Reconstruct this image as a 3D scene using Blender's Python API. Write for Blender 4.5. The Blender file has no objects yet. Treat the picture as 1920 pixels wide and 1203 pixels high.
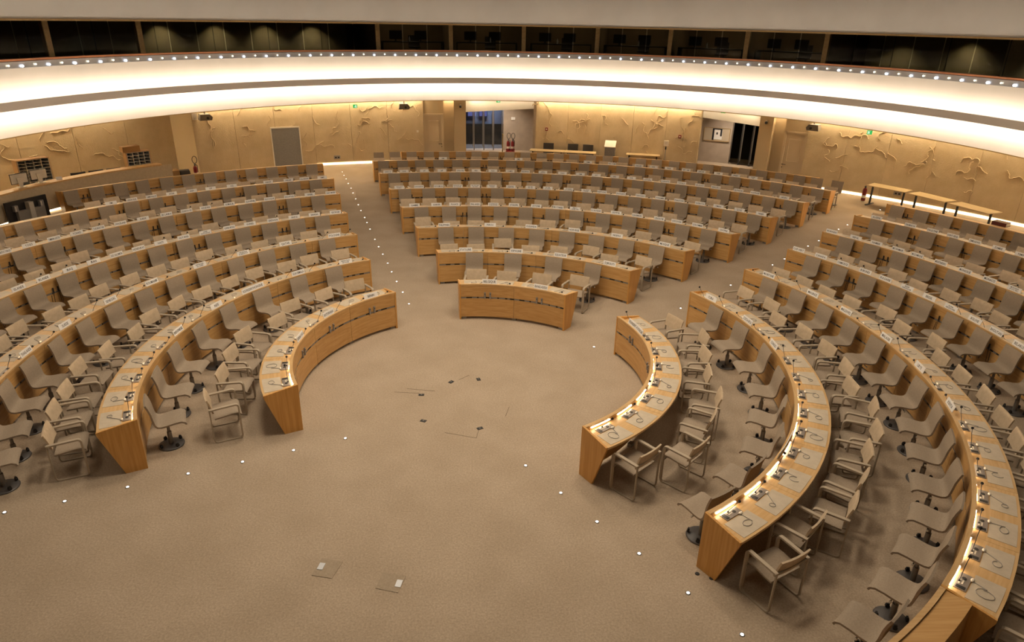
import bpy, math, random
from mathutils import Vector, Matrix
random.seed(7)
SC = bpy.context.scene
COL = SC.collection
PI = math.pi
def rad(a): return math.radians(a)
# ------------------------------------------------------------------ camera
CAM_D, CAM_H, YAW, PITCH, ROLL, FOC = 10.9506, 6.1013, 0.06037, 0.41326, 0.0193, 1292.65
_f = Vector((math.sin(YAW)*math.cos(PITCH), math.cos(YAW)*math.cos(PITCH), -math.sin(PITCH)))
_r = Vector((math.cos(YAW), -math.sin(YAW), 0)); _u = _r.cross(_f)
_r2 = _r*math.cos(ROLL) + _u*math.sin(ROLL); _u2 = _u*math.cos(ROLL) - _r*math.sin(ROLL)
cd = bpy.data.cameras.new('camera'); cam = bpy.data.objects.new('camera', cd); COL.objects.link(cam)
cd.sensor_fit = 'HORIZONTAL'; cd.sensor_width = 36.0; cd.lens = 36.0*FOC/1920.0
cd.clip_start = 0.1; cd.clip_end = 200
M = Matrix((_r2, _u2, -_f)).transposed().to_4x4(); M.translation = Vector((0, -CAM_D, CAM_H))
cam.matrix_world = M
SC.camera = cam
# ------------------------------------------------------------------ world, exposure
w = bpy.data.worlds.new('world'); SC.world = w; w.use_nodes = True
w.node_tree.nodes['Background'].inputs[0].default_value = (0.05, 0.04, 0.03, 1)
w.node_tree.nodes['Background'].inputs[1].default_value = 0.2
vs = SC.view_settings
vs.view_transform = 'Standard'; vs.look = 'None'; vs.gamma = 1.0; vs.use_curve_mapping = False
vs.exposure = 0.0
cy = SC.cycles
cy.max_bounces = 6; cy.diffuse_bounces = 3; cy.glossy_bounces = 2; cy.transmission_bounces = 3; cy.transparent_max_bounces = 8; cy.light_sampling_threshold = 0.02; cy.use_light_tree = False
# ------------------------------------------------------------------ ceiling lamps (area lights set in the dome)
LAMP_WARM = (1.0, 0.85, 0.66)
def area_lamp(x, y, z, size, power, spread=168, colr=LAMP_WARM):
    l = bpy.data.lights.new('ceiling_light', 'AREA'); l.shape = 'DISK'; l.size = size; l.energy = power
    l.color = colr; l.spread = rad(spread)
    o = bpy.data.objects.new('ceiling_light', l); COL.objects.link(o); o.location = (x, y, z)
    return o
LAMPS = []
for rr, n, pw in ((3.2, 6, 136), (9.0, 8, 38)):
    for i in range(n):
        a = 2*PI*(i+0.5)/n + rr
        if rr*math.cos(a) < -9.5: continue
        LAMPS.append((rr*math.sin(a), rr*math.cos(a)+0.5, 9.2, pw))
for x, y, z, pw in LAMPS: area_lamp(x, y, z-0.06, 1.5, pw)
STRIP_COVE, STRIP_WALL, STRIP_BASE, STRIP_DESK, SPOT_FLOOR, BULB = 21.0, 48.0, 5.0, 24.0, 9.0, 7.0

# ------------------------------------------------------------------ materials
def srgb(r, g, b):
    f = lambda c: (c/255/12.92) if c/255 <= 0.04045 else ((c/255+0.055)/1.055)**2.4
    return (f(r), f(g), f(b), 1)
def mat(name, col, rough=0.6, metal=0.0, spec=0.5):
    m = bpy.data.materials.new(name); m.use_nodes = True
    b = m.node_tree.nodes['Principled BSDF']
    b.inputs['Base Color'].default_value = col if len(col) == 4 else (*col, 1)
    b.inputs['Roughness'].default_value = rough; b.inputs['Metallic'].default_value = metal
    b.inputs['Specular IOR Level'].default_value = spec
    return m
def _nt(m): return m.node_tree.nodes, m.node_tree.links, m.node_tree.nodes['Principled BSDF']
def noise_mat(name, c1, c2, scale=(1, 1, 1), nscale=5.0, detail=4.0, rough=0.6, bump=0.0, bscale=None, lo=0.35, hi=0.65, coord='Object', rnd=0.0, spec=0.4):
    m = mat(name, c1, rough, 0, spec); N, L, B = _nt(m)
    tc = N.new('ShaderNodeTexCoord'); mp = N.new('ShaderNodeMapping'); mp.inputs['Scale'].default_value = scale
    L.new(tc.outputs[coord], mp.inputs['Vector'])
    nz = N.new('ShaderNodeTexNoise'); nz.inputs['Scale'].default_value = nscale; nz.inputs['Detail'].default_value = detail
    if rnd:
        oi = N.new('ShaderNodeObjectInfo'); va = N.new('ShaderNodeVectorMath'); va.operation = 'ADD'
        ml = N.new('ShaderNodeVectorMath'); ml.operation = 'SCALE'; ml.inputs['Scale'].default_value = 37.0
        cx = N.new('ShaderNodeCombineXYZ')
        for i in range(3): L.new(oi.outputs['Random'], cx.inputs[i])
        L.new(cx.outputs[0], ml.inputs[0]); L.new(mp.outputs[0], va.inputs[0]); L.new(ml.outputs[0], va.inputs[1])
        L.new(va.outputs[0], nz.inputs['Vector'])
    else: L.new(mp.outputs[0], nz.inputs['Vector'])
    cr = N.new('ShaderNodeValToRGB'); e = cr.color_ramp.elements
    e[0].position = lo; e[0].color = c1 if len(c1) == 4 else (*c1, 1); e[1].position = hi; e[1].color = c2 if len(c2) == 4 else (*c2, 1)
    L.new(nz.outputs['Fac'], cr.inputs[0])
    out = cr.outputs[0]
    if rnd:
        hs = N.new('ShaderNodeHueSaturation'); mr = N.new('ShaderNodeMapRange')
        mr.inputs['To Min'].default_value = 1-rnd; mr.inputs['To Max'].default_value = 1+rnd
        L.new(oi.outputs['Random'], mr.inputs['Value']); L.new(mr.outputs[0], hs.inputs['Value']); L.new(out, hs.inputs['Color']); out = hs.outputs[0]
    L.new(out, B.inputs['Base Color'])
    if bump:
        n2 = N.new('ShaderNodeTexNoise'); n2.inputs['Scale'].default_value = bscale or nscale*4; n2.inputs['Detail'].default_value = 2
        L.new(tc.outputs[coord], n2.inputs['Vector'])
        bp = N.new('ShaderNodeBump'); bp.inputs['Strength'].default_value = bump; bp.inputs['Distance'].default_value = 0.01
        L.new(n2.outputs['Fac'], bp.inputs['Height']); L.new(bp.outputs[0], B.inputs['Normal'])
    return m
def emit(name, col, s):
    m = bpy.data.materials.new(name); m.use_nodes = True; N = m.node_tree.nodes; L = m.node_tree.links
    N.remove(N['Principled BSDF']); e = N.new('ShaderNodeEmission'); e.inputs[0].default_value = (*col, 1); e.inputs[1].default_value = s
    L.new(e.outputs[0], N['Material Output'].inputs[0])
    if name in ('bulb_cool', 'bulb_warm', 'floor_spot_light', 'exit_green', 'exit_white', 'foyer_banner_glow'): m.cycles.emission_sampling = 'NONE'
    return m
def glass_mat(name, tint, refl):
    m = bpy.data.materials.new(name); m.use_nodes = True; N = m.node_tree.nodes; L = m.node_tree.links
    N.remove(N['Principled BSDF']); t = N.new('ShaderNodeBsdfTransparent'); t.inputs[0].default_value = (*tint, 1)
    g = N.new('ShaderNodeBsdfGlossy'); g.inputs['Roughness'].default_value = 0.02; g.inputs[0].default_value = (1, 1, 1, 1)
    mx = N.new('ShaderNodeMixShader'); lw = N.new('ShaderNodeLayerWeight'); lw.inputs[0].default_value = refl
    L.new(lw.outputs['Fresnel'], mx.inputs[0]); L.new(t.outputs[0], mx.inputs[1]); L.new(g.outputs[0], mx.inputs[2])
    L.new(mx.outputs[0], N['Material Output'].inputs[0]); return m

WOOD = noise_mat('oak_veneer', (0.53, 0.29, 0.095), (0.62, 0.365, 0.14), (1.6, 30, 30), 1.0, 2, 0.42, rnd=0.05)
WOODV = noise_mat('oak_veneer_upright', (0.58, 0.285, 0.068), (0.68, 0.36, 0.105), (30, 30, 1.6), 1.0, 2, 0.42, rnd=0.05)
WTOP = noise_mat('oak_worktop', (0.56, 0.34, 0.14), (0.64, 0.42, 0.20), (1.6, 26, 26), 1.0, 2, 0.35, rnd=0.03)
CARPET = noise_mat('carpet', (0.385, 0.30, 0.215), (0.425, 0.335, 0.245), (1, 1, 1), 1.3, 3, 0.95, bump=0.0, bscale=90, lo=0.35, hi=0.65, spec=0.1)
def _carpet_speckle(m):
    N, L, B = _nt(m)
    base = B.inputs['Base Color'].links[0].from_socket
    tc = [n for n in N if n.type == 'TEX_COORD'][0]
    n2 = N.new('ShaderNodeTexNoise'); n2.inputs['Scale'].default_value = 42; n2.inputs['Detail'].default_value = 2; n2.inputs['Roughness'].default_value = 0.8
    L.new(tc.outputs['Object'], n2.inputs['Vector'])
    mr = N.new('ShaderNodeMapRange'); mr.inputs['From Min'].default_value = 0.3; mr.inputs['From Max'].default_value = 0.7
    mr.inputs['To Min'].default_value = 0.80; mr.inputs['To Max'].default_value = 1.20
    L.new(n2.outputs['Fac'], mr.inputs['Value'])
    hs = N.new('ShaderNodeHueSaturation'); L.new(mr.outputs[0], hs.inputs['Value']); L.new(base, hs.inputs['Color'])
    L.new(hs.outputs[0], B.inputs['Base Color'])
_carpet_speckle(CARPET)
SHELL = noise_mat('taupe_fabric', (0.31, 0.245, 0.18), (0.36, 0.287, 0.213), (1, 1, 1), 60, 2, 0.85, rnd=0.05, spec=0.2)
BEIGE = noise_mat('beige_leather', (0.53, 0.41, 0.275), (0.60, 0.47, 0.325), (1, 1, 1), 14, 4, 0.6, rnd=0.06, spec=0.3)
FRAME = mat('frame_lacquer', (0.40, 0.325, 0.235), 0.45)
RUNNER = mat('frame_foot', (0.26, 0.20, 0.145), 0.5)
PAD = noise_mat('leather_pad', (0.50, 0.42, 0.315), (0.56, 0.475, 0.36), (1, 1, 1), 9, 3, 0.5, spec=0.3)
STEEL = mat('satin_steel', (0.26, 0.24, 0.22), 0.42, 0.6)
GREYM = mat('grey_metal', (0.30, 0.28, 0.26), 0.5, 0.3)
DARKM = mat('dark_metal', (0.035, 0.033, 0.032), 0.5, 0.2)
DISC = mat('blue_grey_base', (0.115, 0.108, 0.105), 0.45, 0.3)
BLACK = mat('black_plastic', (0.012, 0.011, 0.011), 0.5)
FOAM = mat('black_foam', (0.015, 0.012, 0.012), 0.95)
CONS = mat('console_silver', (0.33, 0.29, 0.26), 0.35, 0.6)
CREAM = mat('cream_plastic', (0.72, 0.66, 0.56), 0.4)
WHITEP = mat('white_card', (0.88, 0.86, 0.83), 0.6)
INK = mat('black_ink', (0.015, 0.014, 0.02), 0.8)
PLASTER = noise_mat('white_plaster', (0.70, 0.655, 0.60), (0.74, 0.695, 0.64), (1, 1, 1), 1.0, 3, 0.8, spec=0.2)
CEILP = noise_mat('ceiling_plaster', (0.60, 0.585, 0.57), (0.64, 0.625, 0.61), (1, 1, 1), 0.8, 3, 0.85, spec=0.2)
def translucent_mat(name, col, fac):
    m = bpy.data.materials.new(name); m.use_nodes = True; N = m.node_tree.nodes; L = m.node_tree.links
    N.remove(N['Principled BSDF']); d = N.new('ShaderNodeBsdfDiffuse'); d.inputs[0].default_value = (*col, 1)
    t = N.new('ShaderNodeBsdfTranslucent'); t.inputs[0].default_value = (*col, 1); mx = N.new('ShaderNodeMixShader'); mx.inputs[0].default_value = fac
    L.new(d.outputs[0], mx.inputs[1]); L.new(t.outputs[0], mx.inputs[2]); L.new(mx.outputs[0], N['Material Output'].inputs[0]); return m
LEDGEP = translucent_mat('frosted_ledge', (0.80, 0.74, 0.69), 0.05)
TANWOOD = noise_mat('tan_wood_trim', (0.42, 0.28, 0.12), (0.48, 0.33, 0.15), (4, 4, 4), 4, 3, 0.5)
COPPER = mat('copper_rail', (0.62, 0.30, 0.17), 0.35, 0.75)
TRACK = mat('silver_track', (0.50, 0.52, 0.56), 0.35, 0.6)
GLASS = glass_mat('booth_glass', (0.62, 0.60, 0.55), 0.10)
DGLASS = glass_mat('door_glass', (0.55, 0.60, 0.68), 0.25)
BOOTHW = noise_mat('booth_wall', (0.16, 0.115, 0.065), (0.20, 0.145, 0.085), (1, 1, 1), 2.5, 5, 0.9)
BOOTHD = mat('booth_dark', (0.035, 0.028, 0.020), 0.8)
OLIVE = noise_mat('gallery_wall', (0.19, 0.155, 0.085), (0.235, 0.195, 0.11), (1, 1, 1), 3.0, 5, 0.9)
GREYP = noise_mat('grey_felt', (0.20, 0.19, 0.18), (0.235, 0.22, 0.205), (1, 1, 1), 18, 3, 0.9)
DOORM = mat('door_paint', (0.60, 0.475, 0.31), 0.55)
RED = mat('extinguisher_red', (0.20, 0.012, 0.012), 0.35)
GREEN = emit('exit_green', (0.05, 0.60, 0.13), 0.8)
EXITW = emit('exit_white', (0.75, 1.0, 0.8), 1.0)
KRAFT = mat('cardboard', (0.36, 0.20, 0.075), 0.8)
PIGW = mat('pigeonhole_white', (0.62, 0.58, 0.52), 0.6)
TABLET = noise_mat('pale_laminate', (0.50, 0.375, 0.20), (0.55, 0.42, 0.235), (1, 20, 20), 1.0, 3, 0.45)
CHARC = mat('charcoal_upholstery', (0.03, 0.024, 0.022), 0.85)
E_COVE = emit('cove_light', (1.0, 0.84, 0.65), STRIP_COVE)
E_WALL = emit('wall_wash_light', (1.0, 0.79, 0.50), STRIP_WALL)
E_BASE = emit('base_light', (1.0, 0.80, 0.50), STRIP_BASE)
E_DESK = emit('desk_light', (1.0, 0.80, 0.54), STRIP_DESK)
E_SPOT = emit('floor_spot_light', (1.0, 0.93, 0.85), SPOT_FLOOR)
E_BULBW = emit('bulb_cool', (0.88, 0.92, 1.0), BULB)
E_BULBY = emit('bulb_warm', (1.0, 0.86, 0.62), BULB*0.7)
def wall_mat():
    m = mat('relief_plaster_wall', (0.60, 0.42, 0.19), 0.85, 0, 0.2); N, L, B = _nt(m)
    tc = N.new('ShaderNodeTexCoord')
    n1 = N.new('ShaderNodeTexNoise'); n1.inputs['Scale'].default_value = 1.4; n1.inputs['Detail'].default_value = 4; n1.inputs['Roughness'].default_value = 0.65
    L.new(tc.outputs['Object'], n1.inputs['Vector'])
    cr = N.new('ShaderNodeValToRGB'); e = cr.color_ramp.elements
    e[0].position = 0.35; e[0].color = (0.50, 0.385, 0.235, 1); e[1].position = 0.65; e[1].color = (0.58, 0.455, 0.29, 1)
    L.new(n1.outputs['Fac'], cr.inputs[0]); L.new(cr.outputs[0], B.inputs['Base Color'])
    # grainy render coat
    n2 = N.new('ShaderNodeTexNoise'); n2.inputs['Scale'].default_value = 26; n2.inputs['Detail'].default_value = 2
    L.new(tc.outputs['Object'], n2.inputs['Vector'])
    b1 = N.new('ShaderNodeBump'); b1.inputs['Strength'].default_value = 0.35; b1.inputs['Distance'].default_value = 0.02
    L.new(n2.outputs['Fac'], b1.inputs['Height'])
    L.new(b1.outputs[0], B.inputs['Normal'])
    return m
WALL = wall_mat()
WALLS = mat('smooth_wall', (0.55, 0.43, 0.27), 0.8, 0, 0.2)
LOBBYW = noise_mat('lobby_wall', (0.40, 0.33, 0.26), (0.45, 0.37, 0.295), (1, 1, 1), 3, 3, 0.85)

# ------------------------------------------------------------------ mesh builder
class MB:
    def __init__(s): s.v = []; s.f = []; s.m = []; s.sm = []; s.mats = []
    def mi(s, m):
        if m not in s.mats: s.mats.append(m)
        return s.mats.index(m)
    def add(s, vs, fs, m, smooth=False):
        o = len(s.v); k = s.mi(m); s.v += [tuple(v) for v in vs]
        for f in fs: s.f.append(tuple(i+o for i in f)); s.m.append(k); s.sm.append(smooth)
        return s
    def box(s, x0, x1, y0, y1, z0, z1, m, mtx=None):
        vs = [Vector(p) for p in ((x0,y0,z0),(x1,y0,z0),(x1,y1,z0),(x0,y1,z0),(x0,y0,z1),(x1,y0,z1),(x1,y1,z1),(x0,y1,z1))]
        if mtx is not None: vs = [mtx @ v for v in vs]
        return s.add(vs, [(0,3,2,1),(4,5,6,7),(0,1,5,4),(1,2,6,5),(2,3,7,6),(3,0,4,7)], m)
    def polar(s, r0, r1, a0, a1, z0, z1, m, n=4, off=0.0, z0b=None, z1b=None, smooth=False):
        """ring block: radius r0..r1, degrees a0..a1 (0 = +y, + to +x), shifted by -off in y; z?b: heights at r1"""
        z0b = z0 if z0b is None else z0b; z1b = z1 if z1b is None else z1b
        vs = []
        for i in range(n+1):
            a = rad(a0+(a1-a0)*i/n); S, C = math.sin(a), math.cos(a)
            for r, z in ((r0, z0), (r0, z1), (r1, z1b), (r1, z0b)): vs.append((r*S, r*C-off, z))
        fs = []
        for i in range(n):
            b = i*4
            for j in range(4):
                k = (j+1) % 4; fs.append((b+j, b+4+j, b+4+k, b+k))
        fs = [tuple(reversed(f)) for f in fs]
        fs.append((0, 1, 2, 3)); e = n*4; fs.append((e+3, e+2, e+1, e))
        return s.add(vs, fs, m, smooth)
    def prism(s, pts, ax, d0, d1, m, mtx=None):
        """polygon pts (a,b) extruded along axis ax ('x': pts=(y,z); 'y': pts=(x,z); 'z': pts=(x,y))"""
        n = len(pts); vs = []
        for d in (d0, d1):
            for a, b in pts: vs.append(Vector({'x': (d, a, b), 'y': (a, d, b), 'z': (a, b, d)}[ax]))
        if mtx is not None: vs = [mtx @ v for v in vs]
        fs = [tuple(range(n)), tuple(range(2*n-1, n-1, -1))]
        for i in range(n):
            j = (i+1) % n; fs.append((j, i, n+i, n+j))
        return s.add(vs, fs, m)
    def cyl(s, p0, p1, r0, r1, m, n=10, smooth=True):
        p0 = Vector(p0); p1 = Vector(p1); d = (p1-p0).normalized()
        u = d.orthogonal().normalized(); w_ = d.cross(u); vs = []
        for p, r in ((p0, r0), (p1, r1)):
            for i in range(n):
                a = 2*PI*i/n; vs.append(p+u*(r*math.cos(a))+w_*(r*math.sin(a)))
        side = [(i, (i+1) % n, n+(i+1) % n, n+i) for i in range(n)]
        s.add(vs, side, m, smooth)
        s.add(vs[:n], [tuple(range(n-1, -1, -1))], m); s.add(vs[n:], [tuple(range(n))], m)
        return s
    def tube(s, pts, r, m, n=6, closed=False, flat=None):
        """round tube along pts; flat=(rx, ry) for an oval section"""
        pts = [Vector(p) for p in pts]; k = len(pts); vs = []; up = None
        for i, p in enumerate(pts):
            a = pts[i-1] if (i > 0 or closed) else p; b = pts[(i+1) % k] if (i < k-1 or closed) else p
            d = (b-a).normalized()
            if up is None: up = d.orthogonal().normalized()
            up = (up-d*up.dot(d)).normalized(); w_ = d.cross(up)
            rx, ry = flat if flat else (r, r)
            for j in range(n):
                t = 2*PI*j/n; vs.append(p+up*(rx*math.cos(t))+w_*(ry*math.sin(t)))
        fs = []
        for i in range(k if closed else k-1):
            b0 = i*n; b1 = ((i+1) % k)*n
            for j in range(n): fs.append((b0+j, b0+(j+1) % n, b1+(j+1) % n, b1+j))
        s.add(vs, fs, m, True)
        if not closed:
            s.add(vs[:n], [tuple(range(n-1, -1, -1))], m); s.add(vs[-n:], [tuple(range(n))], m)
        return s
    def sheet(s, prof, w0, th, m, nx=1, crown=0.0):
        """profile of (y,z) swept across x = -w0/2..w0/2 with thickness th"""
        k = len(prof); nrm = []
        for i in range(k):
            a = prof[max(i-1, 0)]; b = prof[min(i+1, k-1)]; dy, dz = b[0]-a[0], b[1]-a[1]; l = math.hypot(dy, dz) or 1
            nrm.append((-dz/l, dy/l))
        xs = [-w0/2+w0*j/nx for j in range(nx+1)]
        vs = []
        for t in (0, 1):
            for i in range(k):
                for x in xs:
                    c = crown*(2*x/w0)**2
                    o = (th if t else 0)+c
                    vs.append((x, prof[i][0]+nrm[i][0]*o, prof[i][1]+nrm[i][1]*o))
        W = nx+1; T = k*W; fs = []
        for i in range(k-1):
            for j in range(nx):
                a = i*W+j; fs.append((a, a+1, a+W+1, a+W)); fs.append((T+a, T+a+W, T+a+W+1, T+a+1))
        sm = len(fs)
        s.add(vs, fs, m, True)
        ed = []
        for i in range(k-1):
            a = i*W; ed.append((a, a+W, T+a+W, T+a)); a = i*W+nx; ed.append((a+W, a, T+a, T+a+W))
        for j in range(nx):
            a = j; ed.append((a+1, a, T+a, T+a+1)); a = (k-1)*W+j; ed.append((a, a+1, T+a+1, T+a))
        return s.add(vs, ed, m)
    def lathe(s, prof, m, n=14, c=(0, 0, 0), smooth=True):
        vs = []; k = len(prof)
        for i in range(n):
            a = 2*PI*i/n
            for r, z in prof: vs.append((c[0]+r*math.cos(a), c[1]+r*math.sin(a), c[2]+z))
        fs = []
        for i in range(n):
            j = (i+1) % n
            for q in range(k-1): fs.append((i*k+q, j*k+q, j*k+q+1, i*k+q+1))
        return s.add(vs, fs, m, smooth)
    def ball(s, c, r, m, n=8, k=6, sc=(1, 1, 1)):
        prof = [(max(1e-4, r*math.sin(PI*i/k)), -r*math.cos(PI*i/k)) for i in range(k+1)]
        o = len(s.v); s.lathe(prof, m, n)
        for i in range(o, len(s.v)):
            v = s.v[i]; s.v[i] = (c[0]+v[0]*sc[0], c[1]+v[1]*sc[1], c[2]+v[2]*sc[2])
        return s
    def mesh(s, name):
        me = bpy.data.meshes.new(name); me.from_pydata(s.v, [], s.f)
        for m in s.mats: me.materials.append(m)
        me.polygons.foreach_set('material_index', s.m); me.polygons.foreach_set('use_smooth', s.sm); me.update()
        return me
def P(r, a, z=0.0): return Vector((r*math.sin(rad(a)), r*math.cos(rad(a)), z))
I4 = Matrix.Identity(4)
def put(name, me, parent=None, loc=(0, 0, 0), rz=0.0, rx=0.0):
    o = bpy.data.objects.new(name, me); COL.objects.link(o)
    o.location = loc; o.rotation_euler = (rx, 0, rz)
    if parent is not None:
        o.parent = parent
        pm = parent.get('_m')
        if pm is not None: o.matrix_parent_inverse = INV[parent.name]
    return o
INV = {}
def world_parent(e, loc, rz):
    """children of e are given in room coordinates"""
    e['_m'] = 1; INV[e.name] = (Matrix.Translation(loc) @ Matrix.Rotation(rz, 4, 'Z')).inverted()
def tag(o, label=None, cat=None, group=None, kind=None):
    if label: o['label'] = label
    if cat: o['category'] = cat
    if group: o['group'] = group
    if kind: o['kind'] = kind
    return o
def thing(name, label, cat, loc=(0, 0, 0), rz=0.0, group=None, room=False):
    o = bpy.data.objects.new(name, None); COL.objects.link(o); o.empty_display_size = 0.2
    o.location = loc; o.rotation_euler = (0, 0, rz)
    if room: world_parent(o, Vector(loc), rz)
    return tag(o, label, cat, group)
ORD = ['first', 'second', 'third', 'fourth', 'fifth', 'sixth', 'seventh', 'eighth', 'ninth', 'tenth', 'eleventh', 'twelfth', 'thirteenth', 'fourteenth', 'fifteenth', 'sixteenth', 'seventeenth', 'eighteenth', 'nineteenth', 'twentieth', '21st', '22nd', '23rd', '24th', '25th', '26th', '27th', '28th']

# ================================================================== THE ROOM
RW = 21.0
fl = MB(); n = 96
fl.add([(0, 0, 0)]+[(27*math.sin(2*PI*i/n), 27*math.cos(2*PI*i/n), 0) for i in range(n)], [(0, (i+1) % n+1, i+1) for i in range(n)], CARPET)
floor = tag(put('floor', fl.mesh('floor')), 'speckled beige carpet covering the whole chamber', kind='structure')
# ceiling disc with lamp housings
ce = MB(); ce.add([(0, 0, 9.3)]+[(24*math.sin(2*PI*i/n), 24*math.cos(2*PI*i/n), 9.3) for i in range(n)], [(0, i+1, (i+1) % n+1) for i in range(n)], CEILP)
ceiling = tag(put('ceiling', ce.mesh('ceiling')), 'pale plaster ceiling above the chamber', kind='structure')
hm = MB().lathe([(0.001, 0.10), (0.84, 0.10), (0.84, 0.0), (0.78, 0.0), (0.78, 0.06), (0.001, 0.06)], GREYM, 20).mesh('lamp_housing')
for x, y, z, pw in LAMPS: put('lamp_housing', hm, ceiling, (x, y, z))
# rear wall closing the room behind the camera
rw = MB().polar(22.6, 22.8, 74, 292, 0, 9.3, WALLS, 60)
tag(put('wall_rear', rw.mesh('wall_rear')), 'smooth beige wall closing the chamber behind the gallery', kind='structure')
ub = MB().polar(22.4, 22.6, -70, 76, 6.9, 9.3, CEILP, 48)
tag(put('wall_upper', ub.mesh('wall_upper')), 'pale upper wall above the interpreters gallery', kind='structure')

# ---- curved back wall in panels
back = tag(put('wall_back', MB().polar(RW+0.22, RW+0.30, -31.9, -6.0, 0, 3.2, WALLS, 20).polar(RW+0.22, RW+0.30, 7.7, 27.3, 0, 3.2, WALLS, 16).polar(RW+0.22, RW+0.30, 39.0, 76, 0, 3.2, WALLS, 24).mesh('wall_back')),
           'curved sand coloured plaster wall with raised crack relief at the back', kind='structure')
def wall_panels(a0, a1, cnt):
    d = (a1-a0)/cnt
    me, ml = [MB().polar(RW, RW+0.22, -d/2+0.012, d/2-0.012, zb, 3.2, WALL, 6, RW).mesh('wall_panel') for zb in (0.17, 0.10)]
    for i in range(cnt):
        a = a0+d*(i+0.5); put('wall_panel', ml if a < -19 else me, back, P(RW, a), -rad(a))
wall_panels(-31.9, -6.0, 6); wall_panels(7.7, 27.3, 5); wall_panels(39.0, 76, 9)
# raised crack-like relief lines modelled on the wall
def relief(a, z, seed, L, vert, R_=RW, par=None):
    rnd = random.Random(seed); pts = []; x, y = 0.0, 0.0; th = (PI/2 if vert else 0)+rnd.uniform(-0.6, 0.6)
    st = 0.05; th0 = th
    for i in range(int(L/st)):
        pts.append((x, -0.009, y)); th += rnd.uniform(-1.15, 1.15); th = th0+(th-th0)*0.85
        x += st*math.cos(th); y += st*math.sin(th)
    yy = [p[2] for p in pts]
    pts = [(p[0], p[1], min(max(p[2], -z+0.4), 2.85-z)) for p in pts]
    # bend to the wall's curve
    pts = [(p[0], p[1]-p[0]*p[0]/(2*R_), p[2]) for p in pts]
    o = put('relief_ridge', MB().tube(pts, 0.016, WALL, 5).mesh('relief_ridge'), par or back, P(R_, a, z), -rad(a))
rs = random.Random(21)
for a0, a1, c in ((-31, -7.5, 34), (8.5, 26.5, 30), (40.5, 62, 34)):
    for i in range(c):
        v = rs.random() < 0.55
        z = rs.uniform(0.7, 2.5)
        relief(rs.uniform(a0, a1), z, rs.random(), rs.uniform(0.35, 1.25), v)
# light trough at the foot of the wall and wash light under the gallery soffit
def arc_strip(name, r0, r1, a0, a1, z0, z1, m, parent=None, n=20):
    return put(name, MB().polar(r0, r1, a0, a1, z0, z1, m, n).mesh(name), parent)
for a0, a1 in ((-31.9, -6.0), (7.7, 27.3), (39.0, 76)):
    arc_strip('base_light_strip', RW+0.16, RW+0.20, a0, a1, 0.02, 0.10, E_BASE, back)
    arc_strip('wall_wash_strip', RW-0.20, RW-0.12, a0+0.3, a1-0.3, 2.90, 2.93, E_WALL, back)
    
# ---- doors in the wall (mirror images about the axis of the hall)
AX = 16.5
def door_zone(k, side):
    mir = lambda a: a if side < 0 else 2*AX-a
    a_l, a_r = sorted((mir(-6.0), mir(-3.55)))
    ac = (a_l+a_r)/2; W = RW*rad(a_r-a_l)
    e = bpy.data.objects.new('door_%d' % k, None); COL.objects.link(e); e.location = P(RW+0.1, ac); e.rotation_euler = (0, 0, -rad(ac))
    tag(e, 'flush cream door with a raised inset panel beside the %s glass lobby' % ('left' if side < 0 else 'right'), kind='structure')
    h = W/2
    put('door_surround', MB().box(-h, -h+0.09, -0.06, 0.25, 0, 2.16, DOORM).box(h-0.09, h, -0.06, 0.25, 0, 2.16, DOORM).box(-h, h, -0.06, 0.25, 2.09, 2.16, DOORM).mesh('door_surround'), e)
    put('over_panel', MB().box(-h, h, -0.02, 0.25, 2.16, 3.2, WALLS).mesh('over_panel'), e)
    put('door_leaf', MB().box(-h+0.09, h-0.09, 0.0, 0.05, 0.01, 2.09, DOORM).mesh('door_leaf'), e)
    fr = MB(); x0, x1, z0, z1 = -0.24, 0.24, 0.95, 1.85
    fr.box(x0, x1, -0.025, 0, z0, z0+0.035, DOORM).box(x0, x1, -0.025, 0, z1-0.035, z1, DOORM).box(x0, x0+0.03, -0.025, 0, z0, z1, DOORM).box(x1-0.03, x1, -0.025, 0, z0, z1, DOORM)
    put('inset_moulding', fr.mesh('inset_moulding'), e)
    sx = 1 if side < 0 else -1
    put('door_handle', MB().box(min(0.2*sx, 0.36*sx), max(0.2*sx, 0.36*sx), -0.06, -0.04, 0.83, 0.85, DARKM).box(0.35*sx-0.012, 0.35*sx+0.012, -0.05, 0, 0.82, 0.86, DARKM).mesh('door_handle'), e)
    put('keyhole_plate', MB().cyl((0.36*sx, -0.02, 0.72), (0.36*sx, 0, 0.72), 0.03, 0.03, DARKM, 10).mesh('keyhole_plate'), e)
door_zone(1, -1); door_zone(2, 1)

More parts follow.
